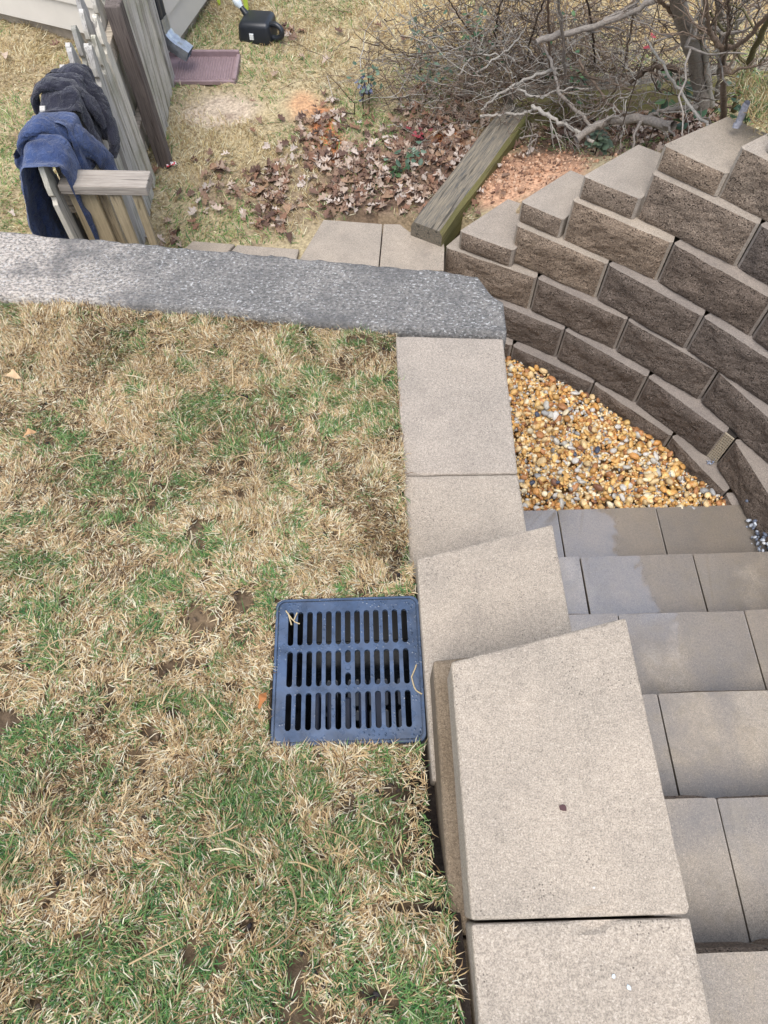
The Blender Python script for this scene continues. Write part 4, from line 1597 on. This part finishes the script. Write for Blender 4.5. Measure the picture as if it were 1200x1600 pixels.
def put(name, me, x, y, z, rx=0, ry=0, rz=0, mat=None):
    o = link(name, me, mat, fence)
    o.location = (x + 1.14, y - 3.3, z - GZ0)
    o.rotation_euler = (rx, ry, rz)
    return o


put('picket', PK[1], -1.15, 2.335, GZ0 - .01, 0, -.01, .04)
y = 2.46
while y < 4.30:
    put('picket', random.choice(PK), -1.195 + random.uniform(-.006, .006), y, GZ0 + random.uniform(-.015, .015), random.uniform(-.02, .02), random.uniform(-.025, .02), random.uniform(-.05, .05))
    y += .100 + random.uniform(-.006, .006)
y = 2.54
while y < 4.26:
    if not (3.42 < y < 3.57):
        put('picket', random.choice(PK), -1.118 + random.uniform(-.006, .006), y, GZ0 + random.uniform(-.02, .01), random.uniform(-.02, .02), random.uniform(-.02, .03), random.uniform(-.05, .05))
    y += .100 + random.uniform(-.006, .006)
RAILM = bm_mesh('rail', box_bm(-.019, .019, -.95, .95, -.044, .044, .004)); RAILM.materials.append(WOODX)
for z in (.20, .62):
    put('rail', RAILM, -1.157, 3.36, GZ0 + z)
PM = bm_mesh('post', box_bm(-.036, .036, -.036, .036, 0, .80, .006)); PM.materials.append(WOODD)
put('post', PM, -1.075, 3.50, GZ0, 0, -.02)
PM2 = bm_mesh('post', box_bm(-.045, .045, -.045, .045, 0, .95, .006)); PM2.materials.append(WOODD)
put('post', PM2, -1.185, 4.33, GZ0)
# end panel facing the lawn: flat 2x4 on boards
rc = at(160, 281, -.13)
put('top_rail', bm_mesh('top_rail', box_bm(-.165, .165, -.048, .048, -.038, .0, .004)), rc[0] + .005, rc[1] + .01, -.13, 0, 0, -.06, WOODX)
for px0, px1, dy, w in ((108, 150, .03, 0), (152, 166, .055, 0), (170, 187, .0, 0), (206, 219, .0, 0)):
    a = at(px0, 302, -.17); b_ = at(px1, 302, -.17)
    yv = rc[1] - .02 + dy
    x0 = aty(px0, 302, yv)[0]; x1 = aty(px1, 302, yv)[0]
    put('board', bm_mesh('board', box_bm(x0 + 1.14 - 1.14, x1, -.010, .010, 0, .715, .002)), 0, yv, GZ0, 0, 0, 0, WOODN)


# ------------------------------------------------------------------ garments hung over the fence
def fabric_mat(name, c1, c2):
    m, nt, b = new_mat(name)
    N = NB(nt)
    v, r = N.objvec()
    f = N.noise(v, 9, 5, .65)
    col = N.mix(N.ramp(f, [(.35, 0.0), (.7, 1.0)]), c1, c2)
    w = N.noise(v, 700, 2, .5)
    col = N.mix(1.0, col, N.ramp(w, [(.3, .75), (.7, 1.25)]), 'MULTIPLY')
    N.l(col, b.inputs['Base Color'])
    b.inputs['Roughness'].default_value = .9
    b.inputs['Specular IOR Level'].default_value = .15
    b.inputs['Sheen Weight'].default_value = .25
    cr = N.noise(v, 30, 5, .65, 1.2)
    nb = N.bump(cr, .9, .02)
    N.l(N.bump(w, .4, .001, nb), b.inputs['Normal'])
    return m


NAVY = fabric_mat('navy_cotton', lin(44, 56, 88), lin(66, 84, 124))
INK = fabric_mat('black_cotton', lin(34, 34, 44), lin(54, 54, 66))
LINING = fabric_mat('lining_cotton', lin(80, 88, 92), lin(112, 118, 112))


def drape(rows, nu=60, nv=44, fold=.012, seed=0, thick=.006):
    """rows: list of polylines (each the same number of 3D control points) lofted into a sheet with folds and thickness"""
    R_ = [spline(np.array(r, float), nu) for r in rows]
    A = np.array(R_)
    cols_ = [spline(A[:, i], nv) for i in range(nu)]
    G = np.array(cols_)                              # nu, nv, 3
    du = np.gradient(G, axis=0); dv = np.gradient(G, axis=1)
    nr = np.cross(du, dv); nr /= np.linalg.norm(nr, axis=2)[..., None] + 1e-9
    U, Vv = np.meshgrid(np.arange(nu) / nu, np.arange(nv) / nv, indexing='ij')
    f = (vn(U * 2.2 + Vv * .7, Vv * 5, 1.6, 200 + seed, 3) - .5) * 2.2 + .6 * np.sin(Vv * 17 + 5 * vn(U, Vv, 2, 210 + seed) + U * 3)
    f += .5 * (vn(U * 6, Vv * 6, 1.5, 230 + seed, 2) - .5)
    G = G + nr * (f * fold)[..., None]
    inner = G - nr * thick
    n = nu * nv
    ii = np.arange(n).reshape(nu, nv)
    q1 = np.stack([ii[:-1, :-1], ii[1:, :-1], ii[1:, 1:], ii[:-1, 1:]], -1).reshape(-1, 4)
    q2 = q1[:, ::-1] + n
    rim = np.concatenate([ii[0, :], ii[1:, -1], ii[-1, :-1][::-1], ii[1:-1, 0][::-1]])
    r2 = np.roll(rim, -1)
    q3 = np.stack([rim, r2, r2 + n, rim + n], 1)
    return fast_mesh('sheet', np.vstack([G.reshape(-1, 3), inner.reshape(-1, 3)]), np.vstack([q1, q2, q3]), None, None, True)


def sleeve(path, radii, seed, flat=.6, nseg=40, sides=22):
    P = spline(np.array(path, float), nseg)
    r = np.interp(np.linspace(0, 1, nseg), np.linspace(0, 1, len(radii)), radii)
    T = np.gradient(P, axis=0); T /= np.linalg.norm(T, axis=1)[:, None]
    A = np.cross(T, np.array([0.3, 1, 0.1])); A /= np.linalg.norm(A, axis=1)[:, None]
    B = np.cross(T, A)
    an = np.linspace(0, 2 * np.pi, sides, endpoint=False)
    S, K = np.meshgrid(np.linspace(0, 1, nseg), an, indexing='ij')
    w = 1 + .30 * (vn(S * 9 + .8 * np.cos(K), np.sin(K) * 1.3 + 3, 1.7, 300 + seed, 3) - .5) * 2 - .22 * (1 - np.abs(2 * vn(S * 12 + np.cos(K) * 1.2, np.sin(K) * 1.2 + S * 5, 1.6, 330 + seed, 2) - 1)) ** 2
    V = P[:, None] + (r[:, None] * w)[..., None] * (np.cos(K)[..., None] * A[:, None] * flat + np.sin(K)[..., None] * B[:, None])
    ii = np.arange(nseg * sides).reshape(nseg, sides)
    j2 = np.roll(ii, -1, axis=1)
    Q = np.stack([ii[:-1], j2[:-1], j2[1:], ii[1:]], -1).reshape(-1, 4)
    return fast_mesh('sleeve', V.reshape(-1, 3), Q, None, None, True)


def cloth_sim(nx_, ny_, h, mask, cx, cy, squeeze, rot, seed, steps=260, z0=.03):
    """small position-based cloth: a garment outline (mask on a grid) dropped over the ridge of picket tops"""
    g = np.random.default_rng(seed)
    I, Jj = np.meshgrid(np.arange(nx_), np.arange(ny_), indexing='ij')
    u = (I - (nx_ - 1) / 2) * h
    v = (Jj - (ny_ - 1) / 2) * h
    c, s_ = math.cos(rot), math.sin(rot)
    P = np.stack([cx + c * u - s_ * v * squeeze, cy + s_ * u + c * v * squeeze, z0 + .13 * (vn(u * 7 + v * 3, v * 11 - u * 4 + 5, 1.0, 400 + seed, 3) - .3)], -1)
    P[..., 0] += .05 * (vn(u * 10, v * 10, 1.0, 440 + seed, 2) - .5)
    P[..., 1] += .06 * (vn(u * 10 + 9, v * 10, 1.0, 450 + seed, 2) - .5)
    Pp = P.copy()
    cons = []
    for di, dj, k in ((1, 0, 1), (0, 1, 1), (1, 1, .5), (1, -1, .5), (3, 0, .03), (0, 3, .03)):
        L0 = h * math.hypot(di, dj)
        for par in (0, 1):
            A_ = np.zeros((nx_, ny_), bool)
            if di:
                A_[(I // di) % 2 == par] = True
            else:
                A_[(Jj // dj) % 2 == par] = True
            ia, ja = I + di, Jj + dj
            okk = A_ & (ia < nx_) & (ja < ny_) & (ja >= 0)
            okk &= mask & mask[np.clip(ia, 0, nx_ - 1), np.clip(ja, 0, ny_ - 1)]
            a_ = (I[okk], Jj[okk])
            b__ = (ia[okk], ja[okk])
            cons.append((a_, b__, L0, k))
    for st_ in range(steps):
        vel = (P - Pp) * .965
        vel[..., 2] -= .0009
        Pp = P.copy()
        P = P + vel
        for it in range(7):
            for a_, b__, L0, k in cons:
                d = P[b__] - P[a_]
                l = np.linalg.norm(d, axis=1)[:, None] + 1e-9
                e = d * (.5 * k * (l - L0) / l)
                if k < .2:
                    e = np.where(l < L0, e, 0)
                P[a_] += e
                P[b__] -= e
            # fence ridge: picket points
            x, y, z = P[..., 0], P[..., 1], P[..., 2]
            zt = -.022 + .02 * np.sin(y * 23 + 1.0) + .01 * np.sin(y * 61)
            xl = -1.222 - .055 * np.clip((-z - .04) / .22, 0, 1)
            xr = -1.085
            ins = (x > xl) & (x < xr) & (z < zt)
            dt, dl, dr_ = zt - z, x - xl, xr - x
            top = ins & (dt <= dl) & (dt <= dr_)
            lft = ins & ~top & (dl < dr_)
            rgt = ins & ~top & ~lft
            P[..., 2] = np.where(top, zt, z)
            P[..., 0] = np.where(lft, xl, np.where(rgt, xr, x))
            con = top | lft | rgt
            Pp[con] = P[con] * .75 + Pp[con] * .25
            P[..., 2] = np.maximum(P[..., 2], GZ0 + .02)
    return P


def garment_mesh(P, mask, thick, seed):
    nx_, ny_ = mask.shape
    du = np.gradient(P, axis=0); dv = np.gradient(P, axis=1)
    nr = np.cross(du, dv); nr /= np.linalg.norm(nr, axis=2)[..., None] + 1e-9
    nr = np.where((nr[..., 2:3] < 0) & (np.abs(nr[..., 2:3]) > .6), -nr, nr)
    t = thick * (1 + .8 * (vn(P[..., 1] * 12, P[..., 2] * 12, 1, 420 + seed, 2) - .5))
    I2, J2 = np.meshgrid(np.arange(nx_) * .0125, np.arange(ny_) * .0125, indexing='ij')
    wr = (1 - np.abs(2 * vn(I2 * 7 + J2 * 4, J2 * 17 - I2 * 5, 1.0, 460 + seed, 2) - 1)) ** 2 + .7 * (1 - np.abs(2 * vn(I2 * 16 - J2 * 9, J2 * 22 + I2 * 11, 1.0, 470 + seed, 2) - 1)) ** 2
    P = P + nr * ((wr - .8) * .013)[..., None]
    A_, B__ = P + nr * t[..., None], P - nr * t[..., None] * .3
    n = nx_ * ny_
    ii = np.arange(n).reshape(nx_, ny_)
    q = np.stack([ii[:-1, :-1], ii[1:, :-1], ii[1:, 1:], ii[:-1, 1:]], -1)
    okk = mask[:-1, :-1] & mask[1:, :-1] & mask[1:, 1:] & mask[:-1, 1:]
    q = q[okk]
    # boundary edges
    E_ = np.concatenate([q[:, [0, 1]], q[:, [1, 2]], q[:, [2, 3]], q[:, [3, 0]]])
    key = np.sort(E_, 1)
    uq, inv, cnt = np.unique(key, axis=0, return_inverse=True, return_counts=True)
    bd = E_[cnt[inv.ravel()] == 1]
    rim = np.stack([bd[:, 1], bd[:, 0], bd[:, 0] + n, bd[:, 1] + n], 1)
    V = np.vstack([A_.reshape(-1, 3), B__.reshape(-1, 3)])
    F = np.vstack([q, q[:, ::-1] + n, rim])
    used = np.unique(F)
    mp_ = np.full(len(V), -1); mp_[used] = np.arange(len(used))
    return fast_mesh('garment', V[used], mp_[F], None, None, True)


def add_garment(name, label, mat, nx_, ny_, h, maskf, cx, cy, squeeze, rot, seed, thick, z0=.03):
    I, Jj = np.meshgrid(np.linspace(0, 1, nx_), np.linspace(0, 1, ny_), indexing='ij')
    mask = maskf(I, Jj)
    P = cloth_sim(nx_, ny_, h, mask, cx, cy, squeeze, rot, seed, z0=z0)
    base = np.array([cx, cy, -.05])
    t = thing(name, label, 'jacket', tuple(base))
    me = garment_mesh(P - base, mask, thick, seed)
    o = link('body', me, mat, t)
    md = o.modifiers.new('smooth', 'SUBSURF')
    md.levels = 1
    md.render_levels = 1
    return t, P - base, mask


def edge_tube(t, P, mask, sel, r, mat, name):
    """rolled hem, cuff or collar along a row of the simulated cloth"""
    pts = P[sel]
    V, Q = tubes([spline(pts[::2], 40)], [np.full(40, r) * (1 + .15 * np.sin(np.arange(40)))], 8)
    link(name, fast_mesh(name, V, Q, None, None, True), mat, t)


def navy_mask(U, V):
    body = (U < .60) & (V > .0)
    slv = (U >= .60) & (((V > .06) & (V < .40)) | ((V > .62) & (V < .95) & (U < .84)))
    return body | slv


nj, PJ, mk = add_garment('navy_jacket', 'faded navy blue sweatshirt draped over the near end of the picket fence', NAVY, 96, 42, .0125, navy_mask, -1.15, 2.48, .5, .45, 1, .006)
edge_tube(nj, PJ, mk, (0, slice(0, 42)), .008, NAVY, 'hem')
edge_tube(nj, PJ, mk, (54, slice(14, 27)), .012, NAVY, 'collar')


rl = lambda pts: [(x + 1.15, y - 2.48, z + .05) for x, y, z in pts]
link('sleeve', sleeve(rl([(-1.265, 2.45, -.14), (-1.235, 2.455, -.02), (-1.16, 2.49, .005), (-1.09, 2.55, -.08), (-1.05, 2.62, -.21), (-1.035, 2.65, -.34)]), [.024, .038, .044, .05, .05, .04], 11, .5, 60, 26), NAVY, nj)
link('sleeve', sleeve(rl([(-1.25, 2.42, -.05), (-1.27, 2.42, -.22), (-1.28, 2.41, -.42), (-1.25, 2.42, -.62)]), [.045, .065, .075, .07], 12, .5, 60, 26), NAVY, nj)


def black_mask(U, V):
    return ((U > .12) & (U < .95)) | ((V > .25) & (V < .8))


bj, PB, mk = add_garment('black_jacket', 'dark charcoal hooded top bunched over the picket fence beyond the navy one', INK, 44, 36, .0125, black_mask, -1.15, 2.79, .36, .2, 2, .006)
edge_tube(bj, PB, mk, (26, slice(8, 28)), .011, INK, 'hood_edge')
edge_tube(bj, PB, mk, (6, slice(0, 36)), .008, INK, 'hem')
rl = lambda pts: [(x + 1.15, y - 2.80, z + .05) for x, y, z in pts]
link('hood', sleeve(rl([(-1.26, 2.73, -.16), (-1.25, 2.725, -.03), (-1.19, 2.73, .015), (-1.11, 2.75, -.01), (-1.06, 2.77, -.10), (-1.045, 2.77, -.18)]), [.022, .028, .033, .036, .034, .025], 13, .5, 60, 26), INK, bj)
link('sleeve', sleeve(rl([(-1.17, 2.85, -.01), (-1.10, 2.84, .0), (-1.045, 2.82, -.10), (-1.03, 2.78, -.24), (-1.05, 2.75, -.30)]), [.028, .036, .042, .04, .028], 14, .55, 60, 26), INK, bj)

# ------------------------------------------------------------------ brush: shrubs, branches, twigs
GREYB = np.array(lin(132, 124, 115)); PALE = np.array(lin(158, 152, 142)); DARKB = np.array(lin(78, 66, 56)); BRN = np.array(lin(116, 100, 86)); OLIVE = np.array(lin(100, 94, 66))


def stick(pts, r0, r1, col, sides=7, n=16, wob=.006, seed=0):
    P = spline(np.array([at(a, b_, z) for a, b_, z in pts]), n)
    g = np.random.default_rng(seed + 500)
    P[1:-1] += g.normal(0, wob, (n - 2, 3)) * .5
    r = np.linspace(r0, r1, n) * (1 + g.normal(0, .07, n))
    V, Q = tubes([P], [r], sides)
    V, Q = np.asarray(V), np.asarray(Q)
    # close ends
    return V, Q, np.repeat((col * g.uniform(.9, 1.08))[None], len(V), 0), P


def merge(parts):
    Vs, Qs, Cs, off = [], [], [], 0
    for V, Q, C in parts:
        Vs.append(V); Qs.append(Q + off); Cs.append(C); off += len(V)
    return np.concatenate(Vs), np.concatenate(Qs), np.concatenate(Cs)


def grow(P, r, g, depth, out, col, upb=.3, spread=.9, lenf=.55, kids=(2, 4)):
    """recursive side twigs from polyline P"""
    L = np.linalg.norm(np.diff(P, axis=0), axis=1).sum()
    if depth == 0 or L < .04:
        return
    for _ in range(g.integers(*kids) + 1):
        k = g.integers(len(P) // 4, len(P))
        d = P[min(k + 1, len(P) - 1)] - P[max(k - 1, 0)]
        d = d / (np.linalg.norm(d) + 1e-9)
        d = d + g.normal(0, spread, 3) * .7 + np.array([0, 0, upb])
        d /= np.linalg.norm(d)
        l = L * lenf * g.uniform(.5, 1.2)
        m = 7
        d2 = d + g.normal(0, .35, 3)
        d2 /= np.linalg.norm(d2)
        ts = np.linspace(0, 1, m)[:, None]
        Q = P[k] + ts * l * (d * (1 - ts * .5) + d2 * ts * .5) + g.normal(0, .012, (m, 3)) * l * 2
        Q[0] = P[k]
        rr = max(r * .55 * g.uniform(.7, 1.1), .0012)
        out.append((Q, np.linspace(rr, max(rr * .45, .0009), m), col * g.uniform(.8, 1.2)))
        grow(Q, rr, g, depth - 1, out, col, upb, spread, lenf, kids)


def twig_mesh(out, sides=4):
    V, Q = tubes([a for a, _, _ in out], [b_ for _, b_, _ in out], sides)
    C = np.concatenate([np.repeat(c[None], len(a) * sides, 0) for a, _, c in out])
    return fast_mesh('twigs', V, Q, None, C)


def shrub(name, label, stems, seed, depth=2, upb=.35, kids=(3, 6)):
    """stems: list of (pixel polyline, r0, r1, colour)"""
    base = at(*stems[0][0][0])
    t = thing(name, label, 'shrub', tuple(base))
    g = np.random.default_rng(seed)
    for i, (pts, r0, r1, col) in enumerate(stems):
        V, Q, C, P = stick(pts, r0, r1, col, 8, 18, .006, seed + i)
        st = link('stem', fast_mesh('stem', V - base, Q, None, C, True), TWIG, t)
        out = []
        grow(P, r1, g, depth, out, col * .95, upb, .9, .5, kids)
        if out:
            me = twig_mesh(out)
            o = link('twigs', me, TWIG, st)
            o.location = -Vector(base)
    return t


shrub('bare_shrub', 'thick grey bare trunk with flaking bark beyond the highest wall cap', [
    ([(1098, 166, -.42), (1090, 110, -.25), (1076, 55, -.02), (1060, 10, .18), (1045, -60, .45)], .036, .026, GREYB),
    ([(1112, 165, -.42), (1104, 100, -.2), (1098, 50, .0), (1108, -40, .35)], .014, .009, PALE),
    ([(1076, 55, -.02), (1050, 22, .12), (1020, -10, .3)], .010, .006, BRN)], 61, 2)
shrub('bare_shrub', 'pale slender bare trunk between the thick trunk and the dark forked stem', [
    ([(1122, 150, -.45), (1127, 100, -.28), (1128, 50, -.08), (1120, -30, .2)], .017, .012, GREYB),
    ([(1127, 100, -.28), (1145, 60, -.1), (1160, 0, .1)], .009, .005, GREYB)], 62, 2)
shrub('bare_shrub', 'dark forked stem standing just behind the highest wall cap', [
    ([(1131, 190, -.32), (1130, 130, -.08), (1129, 78, .12)], .013, .011, BRN),
    ([(1129, 78, .12), (1112, 55, .2), (1104, 20, .32), (1100, -40, .5)], .009, .006, BRN),
    ([(1129, 78, .12), (1160, 66, .2), (1185, 40, .3), (1215, 10, .42)], .009, .006, BRN),
    ([(1131, 100, .05), (1140, 40, .3), (1138, -30, .5)], .005, .003, DARKB)], 63, 2)
shrub('bare_shrub', 'olive-brown slanting stem at the picture\'s top right corner', [
    ([(1147, 172, -.34), (1160, 128, -.15), (1176, 82, .05), (1205, 20, .32), (1225, -30, .5)], .014, .009, OLIVE),
    ([(1168, 105, -.05), (1150, 80, .02), (1140, 60, .1), (1110, 20, .25)], .008, .004, OLIVE)], 64, 2)
shrub('bare_shrub', 'tangle of thin upright bare stems rising behind the brush pile', [
    ([(860, 120, -.6), (858, 60, -.35), (856, -20, .0)], .008, .005, BRN),
    ([(885, 150, -.65), (882, 90, -.4), (874, 10, -.1), (870, -40, .1)], .009, .006, GREYB),
    ([(780, 90, -.75), (775, 40, -.55), (790, -20, -.2)], .006, .004, DARKB),
    ([(930, 100, -.6), (925, 40, -.3), (910, -30, .0)], .006, .004, DARKB),
    ([(820, 100, -.7), (835, 40, -.4), (860, -20, -.1)], .006, .004, DARKB),
    ([(750, 70, -.8), (720, 30, -.6), (690, -20, -.4)], .005, .003, DARKB),
    ([(975, 110, -.6), (985, 50, -.3), (1000, -20, 0)], .006, .004, BRN)], 65, 3, .3, (3, 5))
BR = [
    ([(838, 66, -.30), (880, 52, -.26), (930, 40, -.2), (990, 16, -.1), (1045, -15, .0)], 0.014, .012, GREYB, 'long pale grey limb crossing the top of the brush pile', 3),
    ([(900, 218, -.60), (930, 197, -.56), (960, 188, -.53), (1000, 186, -.50), (1052, 197, -.42)], .017, .022, GREYB, 'thick grey forked limb lying on leaf litter behind wall caps', 1),
    ([(985, 128, -.45), (1012, 108, -.38), (1040, 104, -.34), (1064, 116, -.35)], .013, .013, DARKB, 'short dark arched branch beside the thick trunk', 1),
    ([(1008, 58, .0), (1040, 110, -.12), (1070, 150, -.22), (1106, 200, -.26)], .004, .007, PALE, 'straight pale stick leaning on the highest wall cap', 1),
    ([(832, 165, -.62), (860, 183, -.62), (895, 200, -.62), (928, 222, -.62)], .011, .008, PALE, 'mottled grey stick sloping down toward the clay', 2),
    ([(850, 70, -.45), (866, 110, -.48), (874, 145, -.52), (900, 172, -.58), (928, 202, -.62)], .007, .010, GREYB, 'long grey stick dropping through the middle of the brush pile', 2),
    ([(716, 118, -.66), (733, 96, -.6), (752, 86, -.58), (790, 86, -.58), (812, 104, -.6)], .006, .004, PALE, 'pale arching branch over the left of the brush pile', 3),
    ([(742, 114, -.62), (775, 92, -.55), (800, 70, -.48), (818, 50, -.42)], .006, .004, PALE, 'pale branch slanting up beside the arching one', 2),
    ([(752, 172, -.66), (785, 145, -.6), (830, 120, -.55), (870, 108, -.5)], .005, .009, PALE, 'whitish branch fanning over the timber', 3),
    ([(750, 182, -.68), (790, 178, -.67), (815, 178, -.66), (835, 170, -.64)], .007, .006, PALE, 'pale branch lying across the timber end', 2),
    ([(808, 140, -.6), (840, 152, -.6), (870, 142, -.57), (925, 138, -.56)], .006, .004, PALE, 'thin curved pale branch above the timber corner', 2),
    ([(812, 215, -.72), (840, 212, -.7), (825, 230, -.74)], .005, .004, GREYB, 'short broken twig stub under the timber edge', 1),
    ([(905, 95, -.5), (940, 148, -.56), (950, 160, -.58), (985, 186, -.52)], .006, .009, BRN, 'brown stick resting on the thick grey limb', 2),
    ([(1000, 190, -.5), (1040, 172, -.46), (1090, 170, -.4)], .008, .011, GREYB, 'grey stick along the foot of the trunks', 1),
]
g = np.random.default_rng(71)
for i, (pts, r0, r1, col, lab, dep) in enumerate(BR):
    base = at(*pts[0])
    t = thing('fallen_branch', lab, 'branch', tuple(base))
    V, Q, C, P = stick(pts, r0, r1, col, 8, 20, .008, 80 + i)
    lb = link('limb', fast_mesh('limb', V - base, Q, None, C, True), TWIG, t)
    out = []
    grow(P, min(r0, r1), g, min(dep, 2), out, col * .95, .12, .9, .45, (2, 5))
    if out:
        o = link('twigs', twig_mesh(out), TWIG, lb)
        o.location = -Vector(base)
# splintered stick by the wall top
V, Q, C, P = stick([(1150, 200, -.08), (1158, 182, -.04), (1168, 160, .02)], .014, .012, np.array(lin(150, 150, 158)), 7, 10, .003, 7)
base = P[0].copy()
link('fallen_branch', fast_mesh('splinter', V - base, Q, None, C), TWIG, None, 'splintered grey stake leaning at the top of the wall', 'branch', None, None, tuple(base))
# fine twig tangle
out = []
g = np.random.default_rng(73)
for _ in range(1700):
    px_ = g.choice([g.normal(760, 95), g.normal(880, 90), g.uniform(620, 1190)], p=[.4, .35, .25])
    py_ = g.normal(125, 55) if px_ < 900 else g.normal(110, 60)
    if py_ > 215 or py_ < -30 or (px_ < 640 and py_ < 90):
        continue
    zg = -.8 + .45 * sstep(850, 1100, px_)
    p = at(px_, py_, zg)
    p[2] = max(p[2], float(yard_z(p[0], p[1])) + .02)
    p = p + [0, 0, g.uniform(0, .22)]
    a = g.uniform(0, 6.28)
    el_ = g.normal(.12, .35)
    L = g.gamma(4, .06)
    d = np.array([math.cos(a) * math.cos(el_), math.sin(a) * math.cos(el_), math.sin(el_)])
    d2 = d + g.normal(0, .35, 3); d2 /= np.linalg.norm(d2)
    ts = np.linspace(0, 1, 8)[:, None]
    Q_ = p + ts * L * (d * (1 - ts) + d2 * ts) + g.normal(0, .006, (8, 3))
    col = [PALE, GREYB, BRN, DARKB, BRN][g.integers(0, 5)] * g.uniform(.7, 1.2)
    r = g.uniform(.0012, .0036)
    out.append((Q_, np.linspace(r, r * .4, 8), col))
    if g.random() < .5:
        grow(Q_, r, g, 1, out, col, .1, .9, .5, (1, 4))
link('twig_litter', twig_mesh(out), TWIG, kind='stuff', label='tangle of fine dead twigs in the brush pile', cat='twigs')


# leafy seedlings
def sprig(px_, py_, z, n, spread, cols, label, lsz=.035, stem=True, name='leafy_sprig', hang=0):
    g = np.random.default_rng(int(px_ * 7 + py_))
    p = at(px_, py_, z)
    gz = float(yard_z(p[0], p[1]))
    t = thing(name, label, 'plant', (p[0], p[1], gz))
    h = max(z - gz, .08)
    out = []
    tips = []
    for k in range(3):
        a = g.uniform(0, 6.28)
        tip = np.array([math.cos(a) * spread * .6, math.sin(a) * spread * .6, h * g.uniform(.8, 1.1)])
        P = spline(np.array([[0, 0, -.03], [tip[0] * .2, tip[1] * .2, h * .5], tip]), 7)
        out.append((P, np.linspace(.003, .0012, 7), DARKB))
        tips.append(P)
    st = link('stem', twig_mesh(out), TWIG, t)
    Vs, Ts, Cs, off = [], [], [], 0
    for _ in range(n):
        P = tips[g.integers(0, 3)]
        q = P[g.integers(3, 7)] + g.normal(0, spread * .4, 3) * [1, 1, .5]
        a, tl = g.uniform(0, 6.28), g.normal(-.2, .4)
        L, W = lsz * g.uniform(.7, 1.2), lsz * .32
        u = np.array([math.cos(a) * math.cos(tl), math.sin(a) * math.cos(tl), math.sin(tl)])
        w = np.array([-math.sin(a), math.cos(a), 0.0])
        nrm = np.cross(u, w)
        V = np.array([q, q + u * L * .35 + w * W - nrm * .004, q + u * L * .35, q + u * L * .35 - w * W - nrm * .004, q + u * L * .75 + w * W * .8 - nrm * .004, q + u * L * .75, q + u * L * .75 - w * W * .8 - nrm * .004, q + u * L])
        T = np.array([[0, 1, 2], [0, 2, 3], [1, 4, 5], [1, 5, 2], [2, 5, 6], [2, 6, 3], [4, 7, 5], [5, 7, 6]]) + off
        c = cols[g.integers(0, len(cols))] * g.uniform(.75, 1.2)
        Vs.append(V); Ts.append(T); Cs.append(np.repeat(c[None], 8, 0)); off += 8
    link('leaves', fast_mesh('leaves', np.concatenate(Vs), None, np.concatenate(Ts), np.concatenate(Cs)), GREENLEAF, st)


G1 = np.array([lin(92, 118, 96), lin(74, 100, 80), lin(110, 130, 110)])
G2 = np.array([lin(104, 110, 130), lin(92, 96, 120), lin(120, 124, 138)])
G3 = np.array([lin(58, 88, 54), lin(48, 76, 50), lin(80, 108, 66)])
RED = np.array([lin(150, 60, 66), lin(120, 50, 56)])
sprig(575, 95, -.62, 26, .09, G1, 'grey-green seedling standing alone on the yard left of the brush')
sprig(566, 128, -.72, 22, .06, G2, 'small purplish-blue leafed seedling below the grey-green one')
sprig(668, 92, -.62, 40, .11, G1, 'grey-green leafy seedling at the left end of the brush pile')
sprig(660, 18, -.55, 34, .15, G1, 'airy green-leafed sprig at the top edge left of the brush')
sprig(750, 22, -.45, 60, .13, G3, 'dark green leafy sprig at the top middle of the brush')
sprig(912, 78, -.42, 26, .07, G3, 'dark green leaf cluster hanging under the pale limb')
sprig(868, 40, -.4, 8, .08, G3, 'few green leaves where pale limb meets upright stems')
sprig(1055, 100, -.35, 14, .08, G3, 'green bramble leaves left of the thick trunk', .06)
sprig(1090, 130, -.42, 10, .09, G3, 'broad dark green leaves at the foot of the thick trunk', .085)
sprig(1190, 110, -.1, 22, .10, G1, 'green leafy sprig at the right edge near the slanting stem', .05)
sprig(1185, 150, -.1, 18, .06, G3, 'low green leaves above the dry turf at the right edge', .04)
sprig(635, 245, -.82, 18, .09, G1, 'low weedy green leaves among the leaf drift', .04)
sprig(655, 205, -.8, 12, .05, RED, 'tiny red-leafed seedling among the leaf drift', .035)
sprig(622, 265, -.82, 14, .06, G3, 'small dark green weed in the leaf drift left of timber', .04)
sprig(940, 205, -.6, 40, .05, np.array([lin(110, 126, 104), lin(90, 108, 88)]), 'grassy green weed at the fork of the thick grey limb', .05)
sprig(1027, 18, .05, 3, .01, RED, 'small red leaves hanging under the top limb', .03)
